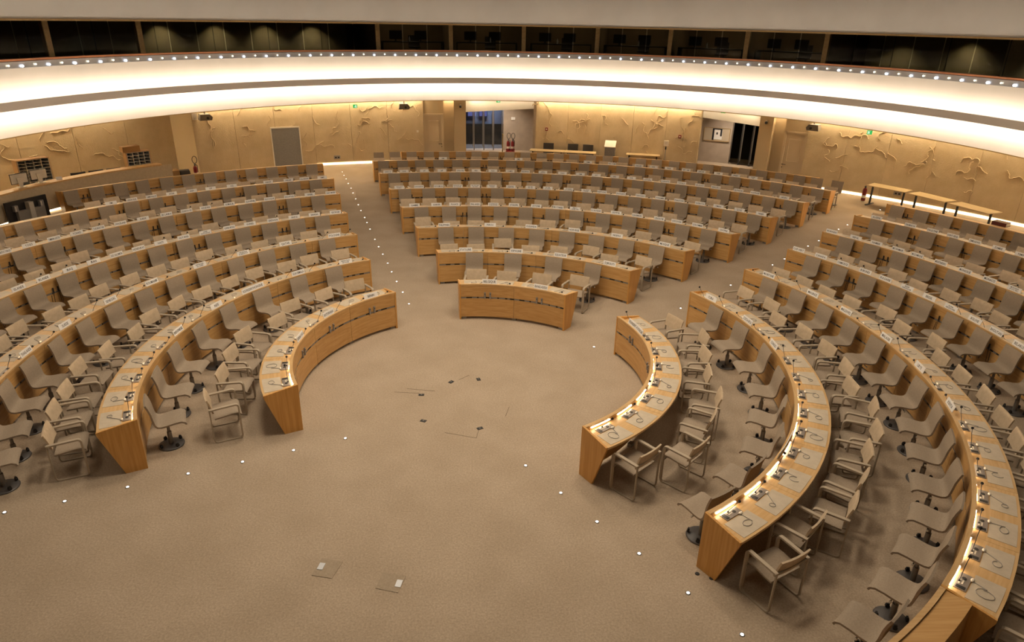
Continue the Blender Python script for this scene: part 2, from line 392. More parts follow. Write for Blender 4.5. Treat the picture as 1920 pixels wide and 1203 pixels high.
# ---- column zone and lobby (vestibule) with glass doors, mirrored
def lobby(k, side):
    mir = lambda a: a if side < 0 else 2*AX-a
    sx = 1 if side < 0 else -1
    word = 'left' if side < 0 else 'right'
    st = bpy.data.objects.new('wall_lobby_%s' % word, None); COL.objects.link(st)
    st.location = P(RW, mir(2.5)); world_parent(st, P(RW, mir(2.5)), 0.0)
    tag(st, 'plaster walls and lintel of the %s lobby' % word, kind='structure')
    def pol(r0, r1, a, b, z0, z1, m, n=4):
        a, b = sorted((mir(a), mir(b))); return MB().polar(r0, r1, a, b, z0, z1, m, n)
    put('column', pol(RW-0.1, RW+0.9, -2.3, -0.85, 0, 3.2, WALLS).mesh('column'), st)
    put('light_niche', pol(RW+0.28, RW+0.4, -3.55, -2.3, 0, 3.2, WALLS).mesh('light_niche'), st)
    put('niche_light', pol(RW+0.12, RW+0.24, -3.35, -2.4, 2.88, 2.93, E_WALL).mesh('niche_light'), st)
    # lintel: a straight band running from the near jamb to the far jamb
    p0 = P(RW+0.05, mir(-0.9)); p1 = P(RW+1.85, mir(7.45))
    d = (p1-p0); d.z = 0; nrm = Vector((-d.y, d.x, 0)).normalized()
    if nrm.dot(p0) < 0: nrm = -nrm
    vs = []
    for p in (p0, p1, p1+nrm*0.2, p0+nrm*0.2):
        for z in (2.24, 3.2): vs.append(Vector((p.x, p.y, z)))
    put('lintel', MB().add(vs, [(0, 1, 3, 2), (2, 3, 5, 4), (4, 5, 7, 6), (6, 7, 1, 0), (1, 7, 5, 3), (0, 2, 4, 6)], PLASTER).mesh('lintel'), st)
    q0 = p0-nrm*0.25+d*0.05; q1 = p1-nrm*0.25-d*0.03
    put('lintel_light', MB().tube([(q0.x, q0.y, 2.92), (q1.x, q1.y, 2.92)], 0.03, E_WALL, 6).mesh('lintel_light'), st)
    # return wall on the far side of the opening, running back to the glass
    g0 = P(24.35, mir(-1.0)); g1 = P(24.5, mir(3.55)); j1 = P(RW+0.1, mir(7.72))
    def slab(a, b, z0, z1, th, m):
        d_ = (b-a); d_.z = 0; nn = Vector((-d_.y, d_.x, 0)).normalized()*th
        vs = []
        for p in (a, b, b+nn, a+nn):
            for z in (z0, z1): vs.append((p.x, p.y, z))
        return MB().add(vs, [(0, 1, 3, 2), (2, 3, 5, 4), (4, 5, 7, 6), (6, 7, 1, 0), (1, 7, 5, 3), (0, 2, 4, 6)], m)
    g2 = P(24.55, mir(8.3))
    put('lobby_wall', slab(g1, g2, 0, 2.9, 0.15*sx, LOBBYW).mesh('lobby_wall'), st)
    put('return_wall', slab(g2, j1, 0, 2.9, -0.12*sx, LOBBYW).mesh('return_wall'), st)
    put('near_wall', slab(P(RW+0.85, mir(-0.87)), g0, 0, 2.9, 0.12*sx, WALLS).mesh('near_wall'), st)
    put('lobby_soffit', slab(P(RW+0.3, mir(-1.0)), P(25.0, mir(-1.0)), 2.9, 3.0, -3.2*sx, PLASTER).mesh('lobby_soffit'), st)
    # glass front of four leaves with frames
    gl = bpy.data.objects.new('door_%d' % (k+2), None); COL.objects.link(gl); gl.location = g0; world_parent(gl, g0, 0.0)
    tag(gl, 'glazed double doors at the back of the %s lobby' % word, kind='structure')
    c = 4
    for i in range(c):
        a = g0.lerp(g1, i/c); b = g0.lerp(g1, (i+1)/c)
        put('glass_pane', slab(a.lerp(b, 0.06), a.lerp(b, 0.94), 0.08, 2.45, 0.02, DGLASS if side < 0 else GLASS).mesh('glass_pane'), gl)
        put('door_stile', slab(a.lerp(b, -0.04), a.lerp(b, 0.06), 0, 2.5, 0.08, STEEL if side < 0 else DARKM).mesh('door_stile'), gl)
        m_ = a.lerp(b, 0.88)
        put('pull_handle', MB().cyl((m_.x*0.994, m_.y*0.994, 0.2), (m_.x*0.994, m_.y*0.994, 2.1), 0.022, 0.022, STEEL, 8).mesh('pull_handle'), gl)
    put('head_rail', slab(g0, g1, 2.45, 2.55, 0.08, DARKM).mesh('head_rail'), gl)
    # foyer behind the glass
    f0 = P(27.2, mir(-7)); f1 = P(27.2, mir(9))
    fy = MB(); 
    if side < 0:
        fy = slab(P(26.2, mir(-4)), P(26.2, mir(6)), 0, 1.05, 0.1, noise_mat('foyer_floor_brown', (0.07, 0.045, 0.02), (0.10, 0.065, 0.03), nscale=3))
    else:
        fy = slab(P(26.2, mir(-4)), P(26.2, mir(6)), 0, 2.8, 0.1, BOOTHD)
    put('foyer_wall', fy.mesh('foyer_wall'), st)
    if side < 0:
        put('foyer_wall', slab(P(26.25, mir(-4)), P(26.25, mir(6)), 1.05, 2.8, 0.1, noise_mat('foyer_grey', (0.20, 0.21, 0.24), (0.30, 0.31, 0.34), nscale=2)).mesh('foyer_wall'), st)
        banner = emit('foyer_banner_glow', (0.30, 0.29, 0.62), 1.0)  # glow put into the poster colour; the banners are no lamps
        for aa in (-0.55, 0.75):
            put('banner', slab(P(26.0, mir(aa)), P(26.0, mir(aa+0.85)), 1.45, 2.35, 0.03, banner).mesh('banner'), st)
lobby(1, -1); lobby(2, 1)
def lamp_in(x, y, z, size, pw):
    area_lamp(x, y, z, size, pw, 120, (1.0, 0.84, 0.66))
for a in (3.4, 29.6):
    p = P(23.4, a); lamp_in(p.x, p.y, 2.85, 0.25, 40)
p = P(25.4, 1.5); area_lamp(p.x, p.y, 2.7, 0.6, 60, 150, (0.85, 0.88, 1.0))  # unseen light added to brighten the foyer behind the left glass

# ---- recess on the left with the counter
rec = tag(put('wall_left', MB().polar(22.6, 22.8, -75, -32.9, 0, 3.2, WALL, 28).mesh('wall_left')), 'plaster back wall of the recess behind the long counter on the left', kind='structure')
A = P(RW, -31.9); Bp = P(22.65, -33.3)
rv = []
for p in (A, Bp, P(22.7, -31.5), P(RW+0.25, -31.5)):
    for z in (0, 3.2): rv.append((p.x, p.y, z))
arc_strip('wall_wash_strip', 22.3, 22.4, -74, -38.0, 2.95, 2.98, E_WALL, rec)
dlw = (75-32.9)/9; mlw = MB().polar(22.56, 22.6, -dlw/2+0.014, dlw/2-0.014, 0.0, 3.2, WALL, 5, 22.56).mesh('wall_panel')
for i in range(9):
    a = -75+dlw*(i+0.5); put('wall_panel', mlw, rec, P(22.56, a), -rad(a))
for i in range(34):
    relief(rs.uniform(-62, -35), rs.uniform(0.9, 2.4), rs.random(), rs.uniform(0.35, 1.25), rs.random() < 0.5, 22.56, rec)
put('return_wall', MB().add(rv, [(0, 2, 3, 1), (2, 4, 5, 3), (4, 6, 7, 5), (6, 0, 1, 7), (1, 3, 5, 7), (0, 6, 4, 2)], WALLS).mesh('return_wall'), rec)
# soffit under the gallery
GC = Vector((1.0, 5.5, 0)); RG = 14.0
def GP(r, a, z=0.0): return Vector((GC.x+r*math.sin(rad(a)), GC.y+r*math.cos(rad(a)), z))
AG0, AG1 = -116, 120; nn = 100; sv = []; sf = []
for i in range(nn+1):
    a = AG0+(AG1-AG0)*i/nn; p = GP(13.76, a)
    az = math.atan2(p.x, p.y); q_ = Vector((22.9*math.sin(az), 22.9*math.cos(az), 0))
    if q_.length < p.length: q_ = p*1.05
    sv += [(p.x, p.y, 2.98), (q_.x, q_.y, 3.2)]
for i in range(nn): b = i*2; sf.append((b, b+2, b+3, b+1))
tag(put('ceiling_soffit', MB().add(sv, sf, PLASTER).mesh('ceiling_soffit')), 'white soffit under the curved gallery', kind='structure')

# ================================================================== GALLERY (balcony)
AG0, AG1, NG = -116, 120, 112
def gpol(r0, r1, z0, z1, m, a0=AG0, a1=AG1, n=NG, **k):
    b = MB().polar(r0, r1, a0, a1, z0, z1, m, n, **k)
    b.v = [(v[0]+GC.x, v[1]+GC.y, v[2]) for v in b.v]
    return b
def gcone(rb, zb, rt, zt, th, m, a0=AG0, a1=AG1, n=NG):
    vs = []; fs = []
    for i in range(n+1):
        a = a0+(a1-a0)*i/n
        for r, z in ((rb, zb), (rt, zt), (rt+th, zt), (rb+th, zb)): p = GP(r, a, z); vs.append(tuple(p))
    for i in range(n):
        b = i*4
        for j in range(4): k = (j+1) % 4; fs.append((b+k, b+4+k, b+4+j, b+j))
    return MB().add(vs, fs, m)
gal = tag(put('wall_gallery', gcone(13.72, 2.945, 14.06, 3.73, 0.10, PLASTER).mesh('wall_gallery')), 'white curved gallery front washed by hidden lights', kind='structure')
put('upper_band', gcone(14.04, 3.72, 13.88, 4.64, 0.12, PLASTER).mesh('upper_band'), gal)
put('bottom_trim', gpol(13.70, 13.74, 2.922, 2.948, TANWOOD).mesh('bottom_trim'), gal)
# ledge: trough with lip hiding the uplight, and a downlight under it
led = MB(); 
for b in (gcone(13.59, 3.62, 13.63, 3.835, 0.02, LEDGEP), gpol(13.62, 14.05, 3.715, 3.74, LEDGEP)):
    led.add(b.v, b.f, LEDGEP)
put('ledge', led.mesh('ledge'), gal)
put('cove_uplight', gpol(13.65, 13.73, 3.745, 3.785, E_COVE, n=76).mesh('cove_uplight'), gal)
put('cove_downlight', gpol(13.65, 13.73, 3.665, 3.705, E_COVE, n=76).mesh('cove_downlight'), gal)
# lamp track and copper rail
tr = thing('lamp_track', 'silver track of small bright spot lamps running along the gallery front', 'lamp track', GP(13.95, 0, 4.64), 0, room=True)
put('track_body', gpol(13.875, 14.12, 4.645, 4.80, TRACK).mesh('track_body'), tr)
put('track_ledge', gpol(13.85, 13.875, 4.635, 4.65, TRACK).mesh('track_ledge'), tr)
bb = MB().ball((0, 0, 0), 0.033, E_BULBW, 10, 6).mesh('bulb'); bs = MB().ball((0, 0, 0), 0.023, E_BULBY, 10, 6).mesh('bulb')
step = 0.84; da = math.degrees(step/13.9)/2
i = 0; a = -76.0
while a < 82:
    big = i % 2 == 0
    put('bulb', bb if big else bs, tr, GP(13.845, a, 4.685 if big else 4.71)); a += da; i += 1
rl = tag(put('copper_rail', gpol(13.85, 14.10, 4.815, 4.868, COPPER).mesh('copper_rail')), 'long copper handrail capping the gallery front', 'handrail')
# gallery floor
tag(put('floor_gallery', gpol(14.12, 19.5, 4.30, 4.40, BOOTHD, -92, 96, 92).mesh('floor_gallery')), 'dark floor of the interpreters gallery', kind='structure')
# upper fascia and trim above the windows
uf = tag(put('wall_fascia', gpol(RG, RG+0.15, 5.86, 9.3, CEILP, -92, 96, 92, smooth=True).mesh('wall_fascia')), 'plain grey beige fascia above the gallery windows', kind='structure')
put('fascia_trim', gpol(RG-0.01, RG+0.16, 5.81, 5.862, TANWOOD, -92, 96, 92).mesh('fascia_trim'), uf)
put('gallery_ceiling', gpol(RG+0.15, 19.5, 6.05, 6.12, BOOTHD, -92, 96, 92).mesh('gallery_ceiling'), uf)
# back wall of the gallery and window band
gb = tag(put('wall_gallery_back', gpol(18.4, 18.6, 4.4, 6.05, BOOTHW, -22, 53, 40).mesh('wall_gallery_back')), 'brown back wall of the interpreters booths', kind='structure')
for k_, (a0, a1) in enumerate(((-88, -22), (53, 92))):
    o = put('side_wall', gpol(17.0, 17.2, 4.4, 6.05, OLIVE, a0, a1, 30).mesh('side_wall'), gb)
    c = 9 if k_ == 0 else 6
    for j in range(c):   # joints between the wall panels
        aj = a0+(a1-a0)*(j+0.5)/c
        put('panel_joint', MB().box(-0.012, 0.012, -0.01, 0.0, 4.4, 6.05, BOOTHD).mesh('panel_joint'), gb, GP(17.0, aj), -rad(aj))
MULL = [-76.7, -65.0, -53.4, -41.9, -30.4, -18.9, -7.3, 4.45, 16.3, 27.8, 39.45, 50.9, 62.5, 74.0]
mm = MB().box(-0.085, 0.085, -0.05, 0.12, 4.4, 6.05, TANWOOD).mesh('mullion')
for i, a in enumerate(MULL):
    if i in (3, 4, 12, 13): continue
    tag(put('trim_%d' % (i+1), mm, None, GP(15.0, a), -rad(a)), 'tan wooden post between gallery windows', kind='structure')
gi = 0
for i in range(len(MULL)-1):
    a0, a1 = MULL[i], MULL[i+1]; wn = bpy.data.objects.new('window_%d' % (i+1), None); COL.objects.link(wn)
    am = (a0+a1)/2; wn.location = GP(15.0, am, 4.4); world_parent(wn, GP(15.0, am, 4.4), 0.0)
    tag(wn, 'dark gallery window seen above the copper rail', kind='structure')
    for j in range(3):
        b0 = a0+(a1-a0)*j/3+0.15; b1 = a0+(a1-a0)*(j+1)/3-0.02
        put('glass_pane', gpol(14.98, 14.995, 4.42, 6.0, GLASS, b0, b1, 3).mesh('glass_pane'), wn)
# booth partitions, desks, screens, chairs and bottles behind the windows
for i, a in enumerate(MULL[5:12]):
    me = MB().box(-0.05, 0.05, 0.15, 3.4, 4.4, 6.05, BOOTHW).mesh('booth_partition')
    put('booth_partition', me, gb, GP(15.0, a), -rad(a))
BO = ['leftmost', 'second', 'third', 'fourth', 'fifth', 'sixth']
dm = MB().box(-1.3, 1.3, -0.25, 0.25, 0.70, 0.74, BOOTHD).box(-1.3, -1.26, -0.25, 0.25, 0, 0.70, BOOTHD).box(1.26, 1.3, -0.25, 0.25, 0, 0.70, BOOTHD).mesh('booth_desk')
sm_ = MB().box(-0.26, 0.26, 0.0, 0.03, 0.08, 0.42, BLACK).box(-0.03, 0.03, 0.0, 0.02, 0.0, 0.1, BLACK).box(-0.1, 0.1, -0.06, 0.08, 0, 0.012, BLACK).mesh('booth_screen')
bt = MB().lathe([(0.001, 0), (0.032, 0), (0.034, 0.13), (0.012, 0.18), (0.012, 0.21), (0.001, 0.21)], WHITEP, 8).mesh('water_bottle')
cm_ = MB().sheet([(0.0, 0.45), (0.2, 0.47), (0.26, 0.6), (0.3, 0.95)], 0.48, 0.05, CHARC).cyl((0.1, 0.1, 0), (0.1, 0.1, 0.46), 0.03, 0.03, DARKM).mesh('booth_chair')
for i in range(6):
    am = (MULL[5+i]+MULL[6+i])/2; rz = -rad(am)
    d = tag(put('booth_desk', dm, None, GP(15.55, am, 4.40), rz), 'dark shelf desk in the %s interpreters booth from the left' % BO[i], 'desk', 'interpreter booth desks')
    for sx_ in (-0.7, 0.35):
        p = GP(15.6, am, 5.14)+Vector((math.cos(rz), math.sin(rz), 0))*sx_
        tag(put('booth_screen', sm_, None, p, rz), 'black monitor on the %s side of the desk in the %s interpreters booth' % ('left' if sx_ < 0 else 'right', BO[i]), 'monitor', 'booth monitors')
    if i < 5:
        p = GP(15.42, am, 5.14)+Vector((math.cos(rz), math.sin(rz), 0))*(-0.15+0.3*(i % 2))
        tag(put('water_bottle', bt, None, p, rz), 'small white bottle on the desk of the %s interpreters booth' % BO[i], 'bottle', 'bottles in the booths')
    pl = GP(16.6, am); bl = bpy.data.lights.new('booth_fill', 'POINT'); bl.energy = 22; bl.color = (1.0, 0.82, 0.55); bl.shadow_soft_size = 0.15  # fill light added to lift the dark booth interior, no fixture
    bo = bpy.data.objects.new('booth_fill', bl); COL.objects.link(bo); bo.location = (pl.x, pl.y, 5.9)
    p = GP(16.3, am, 4.40)+Vector((math.cos(rz), math.sin(rz), 0))*0.2
    tag(put('booth_chair', cm_, None, p, rz), 'dark office chair behind the desk of the %s interpreters booth' % BO[i], 'chair', 'booth chairs')
# downlights on the gallery walls, plus extra spots added to brighten them
for a, r in ((-47, 16.55), (-40, 16.55), (-33.5, 16.55), (-27, 16.55), (57.5, 16.3), (65.2, 16.5), (74.5, 16.5), (84, 16.5)):
    p = GP(r, a); l = bpy.data.lights.new('gallery_downlight_fill', 'SPOT'); l.energy = 110; l.spot_size = rad(105); l.spot_blend = 0.9; l.color = (1.0, 0.88, 0.62); l.shadow_soft_size = 0.04
    o = bpy.data.objects.new('gallery_downlight_fill', l); COL.objects.link(o); o.location = (p.x, p.y, 6.0)


# ================================================================== LETTERING (glyph outlines turned to flat mesh)
GLY = {}
def glyph(c):
    if c in GLY: return GLY[c]
    cu = bpy.data.curves.new('glyph', 'FONT'); cu.body = c; cu.size = 1.0; cu.resolution_u = 2; cu.fill_mode = 'FRONT'; cu.offset = 0.012
    o = bpy.data.objects.new('glyph', cu); COL.objects.link(o)
    bpy.context.view_layer.update()
    me = bpy.data.meshes.new_from_object(o.evaluated_get(bpy.context.evaluated_depsgraph_get()))
    vs = [(v.co.x, v.co.y) for v in me.vertices]; fs = [tuple(p.vertices) for p in me.polygons]
    x0 = min([v[0] for v in vs], default=0); x1 = max([v[0] for v in vs], default=0.25)
    bpy.data.meshes.remove(me); bpy.data.objects.remove(o); bpy.data.curves.remove(cu)
    GLY[c] = ([(v[0]-x0, v[1]) for v in vs], fs, x1-x0)
    return GLY[c]
for c in "ABCDEFGHIJKLMNOPQRSTUVWXYZ-'/.() ": glyph(c) if c != ' ' else None
GLY[' '] = ([], [], 0.28)
def text_mesh(txt, w, h, mtx, m, name='lettering'):
    """one or two lines centred in a w x h field lying in the x-z plane, facing -y"""
    lines = txt.split('|'); b = MB(); nl = len(lines); lh = h/nl*(0.92 if nl > 1 else 1.0)
    for li, t in enumerate(lines):
        adv = sum(glyph(c)[2]+0.10 for c in t)-0.10; cap = 0.70
        sy = lh*(0.80 if nl > 1 else 1.0)/cap; sx = min(sy*0.82, w/adv)
        x = -adv*sx/2; zb = h/2-(li+1)*h/nl+(h/nl-cap*sy)/2
        for c in t:
            vs, fs, gw = glyph(c)
            b.add([mtx @ Vector((x+v[0]*sx, 0, zb+v[1]*sy)) for v in vs], fs, m); x += (gw+0.10)*sx
    return b.mesh(name)

# ================================================================== DESKS
RING = [3.063, 5.3005, 7.5412, 9.8176, 12.3042, 14.9004, 17.3325, 19.3521]
SEG = {'L1': (-115.75, -32.67, 4), 'C1': (-5.17, 38.18, 2), 'R1': (66.1, 149.44, 4),
 'L2': (-115.8, -27.67, 7), 'C2': (-9.09, 42.57, 4), 'R2': (61.07, 148.95, 7),
 'L3': (-106.7, -24.5, 9), 'C3': (-11.46, 44.6, 6), 'R3': (57.82, 140.01, 9),
 'L4': (-79.87, -22.43, 8), 'C4': (-12.44, 45.57, 8), 'R4': (55.47, 98.55, 6),
 'L5': (-67.58, -20.86, 8), 'C5': (-12.83, 45.71, 10), 'R5': (53.78, 82.98, 5),
 'L6': (-63.91, -19.9, 9), 'C6': (-13.12, 45.52, 12), 'R6': (52.4, 76.85, 5),
 'L7': (-48.69, -19.68, 7), 'C7': (-13.08, 45.5, 14), 'R7': (52.37, 69.1, 4), 'C8': (-9.01, 41.86, 14)}
RADB = {'L3': 7.43, 'L4': 9.67, 'L5': 12.12, 'L6': 14.5, 'L7': 17.33, 'R3': 7.51, 'R4': 9.78, 'R5': 12.06, 'R6': 14.62, 'R7': 16.93, 'C8': 19.25}
def RK(key): return RADB.get(key, RING[int(key[1])-1])
BLK = {'L': 'left', 'C': 'centre', 'R': 'right'}
ROWN = ['front', 'second', 'third', 'fourth', 'fifth', 'sixth', 'seventh', 'last']
HT, HW = 0.820, 0.737
endL = MB().prism([(0, 0), (0, HT+0.003), (0.527, HW+0.010), (0.527, HW-0.03), (0.285, 0)], 'x', -0.032, 0, WOODV).mesh('end_panel')
endR = MB().prism([(0, 0), (0, HT+0.003), (0.527, HW+0.010), (0.527, HW-0.03), (0.285, 0)], 'x', 0, 0.032, WOODV).mesh('end_panel')
foot = MB().box(-0.05, 0.05, 0.03, 0.10, 0, 0.062, GREYM).mesh('foot')
brk = MB().box(-0.018, 0.018, -0.022, 0, 0.495, 0.635, GREYM).cyl((0, -0.028, 0.60), (0, -0.02, 0.60), 0.010, 0.010, DARKM, 8).mesh('headset_bracket')
def hang_mesh(s):
    b = MB().box(-0.012, 0.012, -0.022, 0, 0.50, 0.58, GREYM)
    b.cyl((0, -0.035, 0.53), (0, -0.03, 0.63), 0.012, 0.016, DARKM, 7)
    pts = [(0, -0.03, 0.53), (0.01*s, -0.03, 0.42), (0.02*s, -0.025, 0.30), (0.05*s, -0.02, 0.24), (0.07*s, -0.02, 0.32), (0.05*s, -0.015, 0.48)]
    b.tube(pts, 0.005, DARKM, 5); return b.mesh('headset_hook')
hangA, hangB = hang_mesh(1), hang_mesh(-1)
# microphone console set into the worktop
def console_mesh():
    b = MB(); y0, y1 = 0.075, 0.190; z = HW
    b.box(-0.145, 0.145, y0, y1, z, z+0.012, CONS)
    b.box(0.085, 0.132, y0+0.015, y1-0.012, z+0.012, z+0.016, BLACK)
    b.cyl((-0.055, y0+0.055, z+0.012), (-0.055, y0+0.055, z+0.018), 0.024, 0.022, BLACK, 12)
    for k in range(3): b.box(-0.015+k*0.024, 0.001+k*0.024, y0+0.05, y0+0.065, z+0.012, z+0.016, CREAM)
    b.box(-0.02, 0.055, y0+0.022, y0+0.036, z+0.012, z+0.015, CREAM)
    return b.mesh('console')
cons = console_mesh()
def mic_mesh(s, h):
    b = MB(); z = HW+0.012; x0 = -0.02*s
    b.cyl((x0, 0.10, z), (x0, 0.10, z+0.02), 0.012, 0.010, BLACK, 8)
    pts = [(x0, 0.10, z+0.015), (x0+0.02*s, 0.10, z+0.03), (x0+0.07*s, 0.10, z+0.08*h), (x0+0.14*s, 0.10, z+0.12*h), (x0+0.19*s, 0.105, z+0.15*h+0.01)]
    b.tube(pts, 0.0042, BLACK, 5); return b.mesh('microphone_stalk')
def mhead(s, h): return MB().ball((0.178*s, 0.106, HW+0.012+0.155*h+0.01), 0.019, FOAM, 8, 6).mesh('microphone_head')
MIC = {(s, t): (mic_mesh(s, h), mhead(s, h)) for s in (-1, 1) for t, h in ((0, 0.42), (1, 1.25))}
def seats_of(key):
    a0, a1, n_ = SEG[key]; m_ = 2*n_; return [a0+(i+0.5)*(a1-a0)/m_ for i in range(m_)]
DESKS = {}
for key, (a0, a1, nu) in SEG.items():
    k = int(key[1]); R = RK(key); blk = BLK[key[0]]; du = (a1-a0)/nu; h = du/2
    am = (a0+a1)/2; rown = ROWN[k-1] if not (key in ('L7', 'R7')) else 'last'
    D = thing('curved_desk', 'long curved oak desk forming the %s row of the %s block' % (rown, blk), 'desk', P(R, am), -rad(am), 'curved conference desks', room=True)
    DESKS[key] = D
    g = math.degrees(0.003/R); nseg = max(2, int(h*2/2.2))
    up = MB().polar(R, R+0.022, -h+g, h-g, 0.528, 0.790, WOOD, nseg, R).mesh('upper_panel')
    lo = MB().polar(R, R+0.022, -h+g, h-g, 0.062, 0.488, WOOD, nseg, R).mesh('lower_panel')
    sb = MB().polar(R+0.012, R+0.020, -h, h, 0.485, 0.530, DARKM, nseg, R)
    rr_ = random.Random(k*31+ord(key[0])); x = -h+g*2
    while x < h-g*4:       # short grey clips in the shadow gap
        wdt = math.degrees(rr_.uniform(0.05, 0.22)/R); x2 = min(x+wdt, h-g*2)
        sb.polar(R+0.004, R+0.012, x, x2, 0.494, 0.520, GREYM, 1, R); x = x2+math.degrees(rr_.uniform(0.03, 0.14)/R)
    sl = sb.mesh('slot_rail')
    wt = MB().polar(R+0.022, R+0.520, -h+g*0.4, h-g*0.4, HW-0.032, HW, WTOP, nseg, R).mesh('worktop')
    rm = MB().polar(R-0.004, R+0.050, -h, h, 0.792, HT, WTOP, nseg, R).polar(R+0.022, R+0.046, -h, h, HW, 0.792, WOOD, nseg, R).mesh('rim')
    sw = (a1-a0)/(2*nu)/2
    la = math.degrees(0.185/R)
    ls = MB().polar(R+0.047, R+0.060, -la, la, 0.774, 0.786, E_DESK, 1, R).mesh('light_strip')
    pa = math.degrees(0.225/(R+0.35)); 
    pd = MB().polar(R+0.205, R+0.485, -pa, pa, HW, HW+0.004, PAD, 3, R).mesh('writing_pad')
    for i in range(nu):
        ac = a0+du*(i+0.5); p = P(R, ac); rz = -rad(ac)
        put('upper_panel', up, D, p, rz); put('lower_panel', lo, D, p, rz); put('slot_rail', sl, D, p, rz)
        put('worktop', wt, D, p, rz); put('rim', rm, D, p, rz)
        dx = math.degrees(0.058/R)
        for s in (-1, 1):
            if k in (2, 3): continue
            a_ = ac+s*dx
            put('headset_bracket', brk if k == 1 else (hangA if s > 0 else hangB), D, P(R, a_), -rad(a_))
    for i in range(nu+1):
        af = a0+du*i+(math.degrees(0.07/R) if i == 0 else (-math.degrees(0.07/R) if i == nu else 0)); put('foot', foot, D, P(R, af), -rad(af))
    put('end_panel', endL, D, P(R-0.003, a0), -rad(a0)); put('end_panel', endR, D, P(R-0.003, a1), -rad(a1))
    for i, a_ in enumerate(seats_of(key)):
        p = P(R, a_); rz = -rad(a_)
        if key in ('L7', 'R7', 'C8'): continue
        put('writing_pad', pd, D, p, rz)
        if k <= 5: put('light_strip', ls, D, p, rz)
        if k <= 5:
            tall = (i*7+k*3) % 5 in (1, 3) and key[0] != 'C'
            c_ = put('console', cons, D, p, rz)
            mk = MIC[(-1 if key[0] == 'R' else 1, int(tall))]; put('microphone_stalk', mk[0], c_); put('microphone_head', mk[1], c_)
# narrow counter that continues the third row of the right block beyond its near end
R3 = RK('R3'); ext = thing('desk_return', 'narrow oak counter continuing the third desk row of the right block at its near end', 'counter', P(R3, 145), -rad(145), room=True)
put('front_panel', MB().polar(R3, R3+0.022, 140.3, 150.5, 0.05, 0.79, WOOD, 6).mesh('front_panel'), ext)
put('top_board', MB().polar(R3-0.004, R3+0.05, 140.3, 150.5, 0.79, HT, WTOP, 6).polar(R3+0.055, R3+0.30, 140.3, 150.5, 0.775, 0.80, WOOD, 6).mesh('top_board'), ext)
put('rear_panel', MB().polar(R3+0.275, R3+0.30, 140.3, 150.5, 0.05, 0.775, WOOD, 6).mesh('rear_panel'), ext)
put('side_panel', MB().polar(R3+0.022, R3+0.275, 150.2, 150.5, 0.05, 0.775, WOODV, 1).mesh('side_panel'), ext)

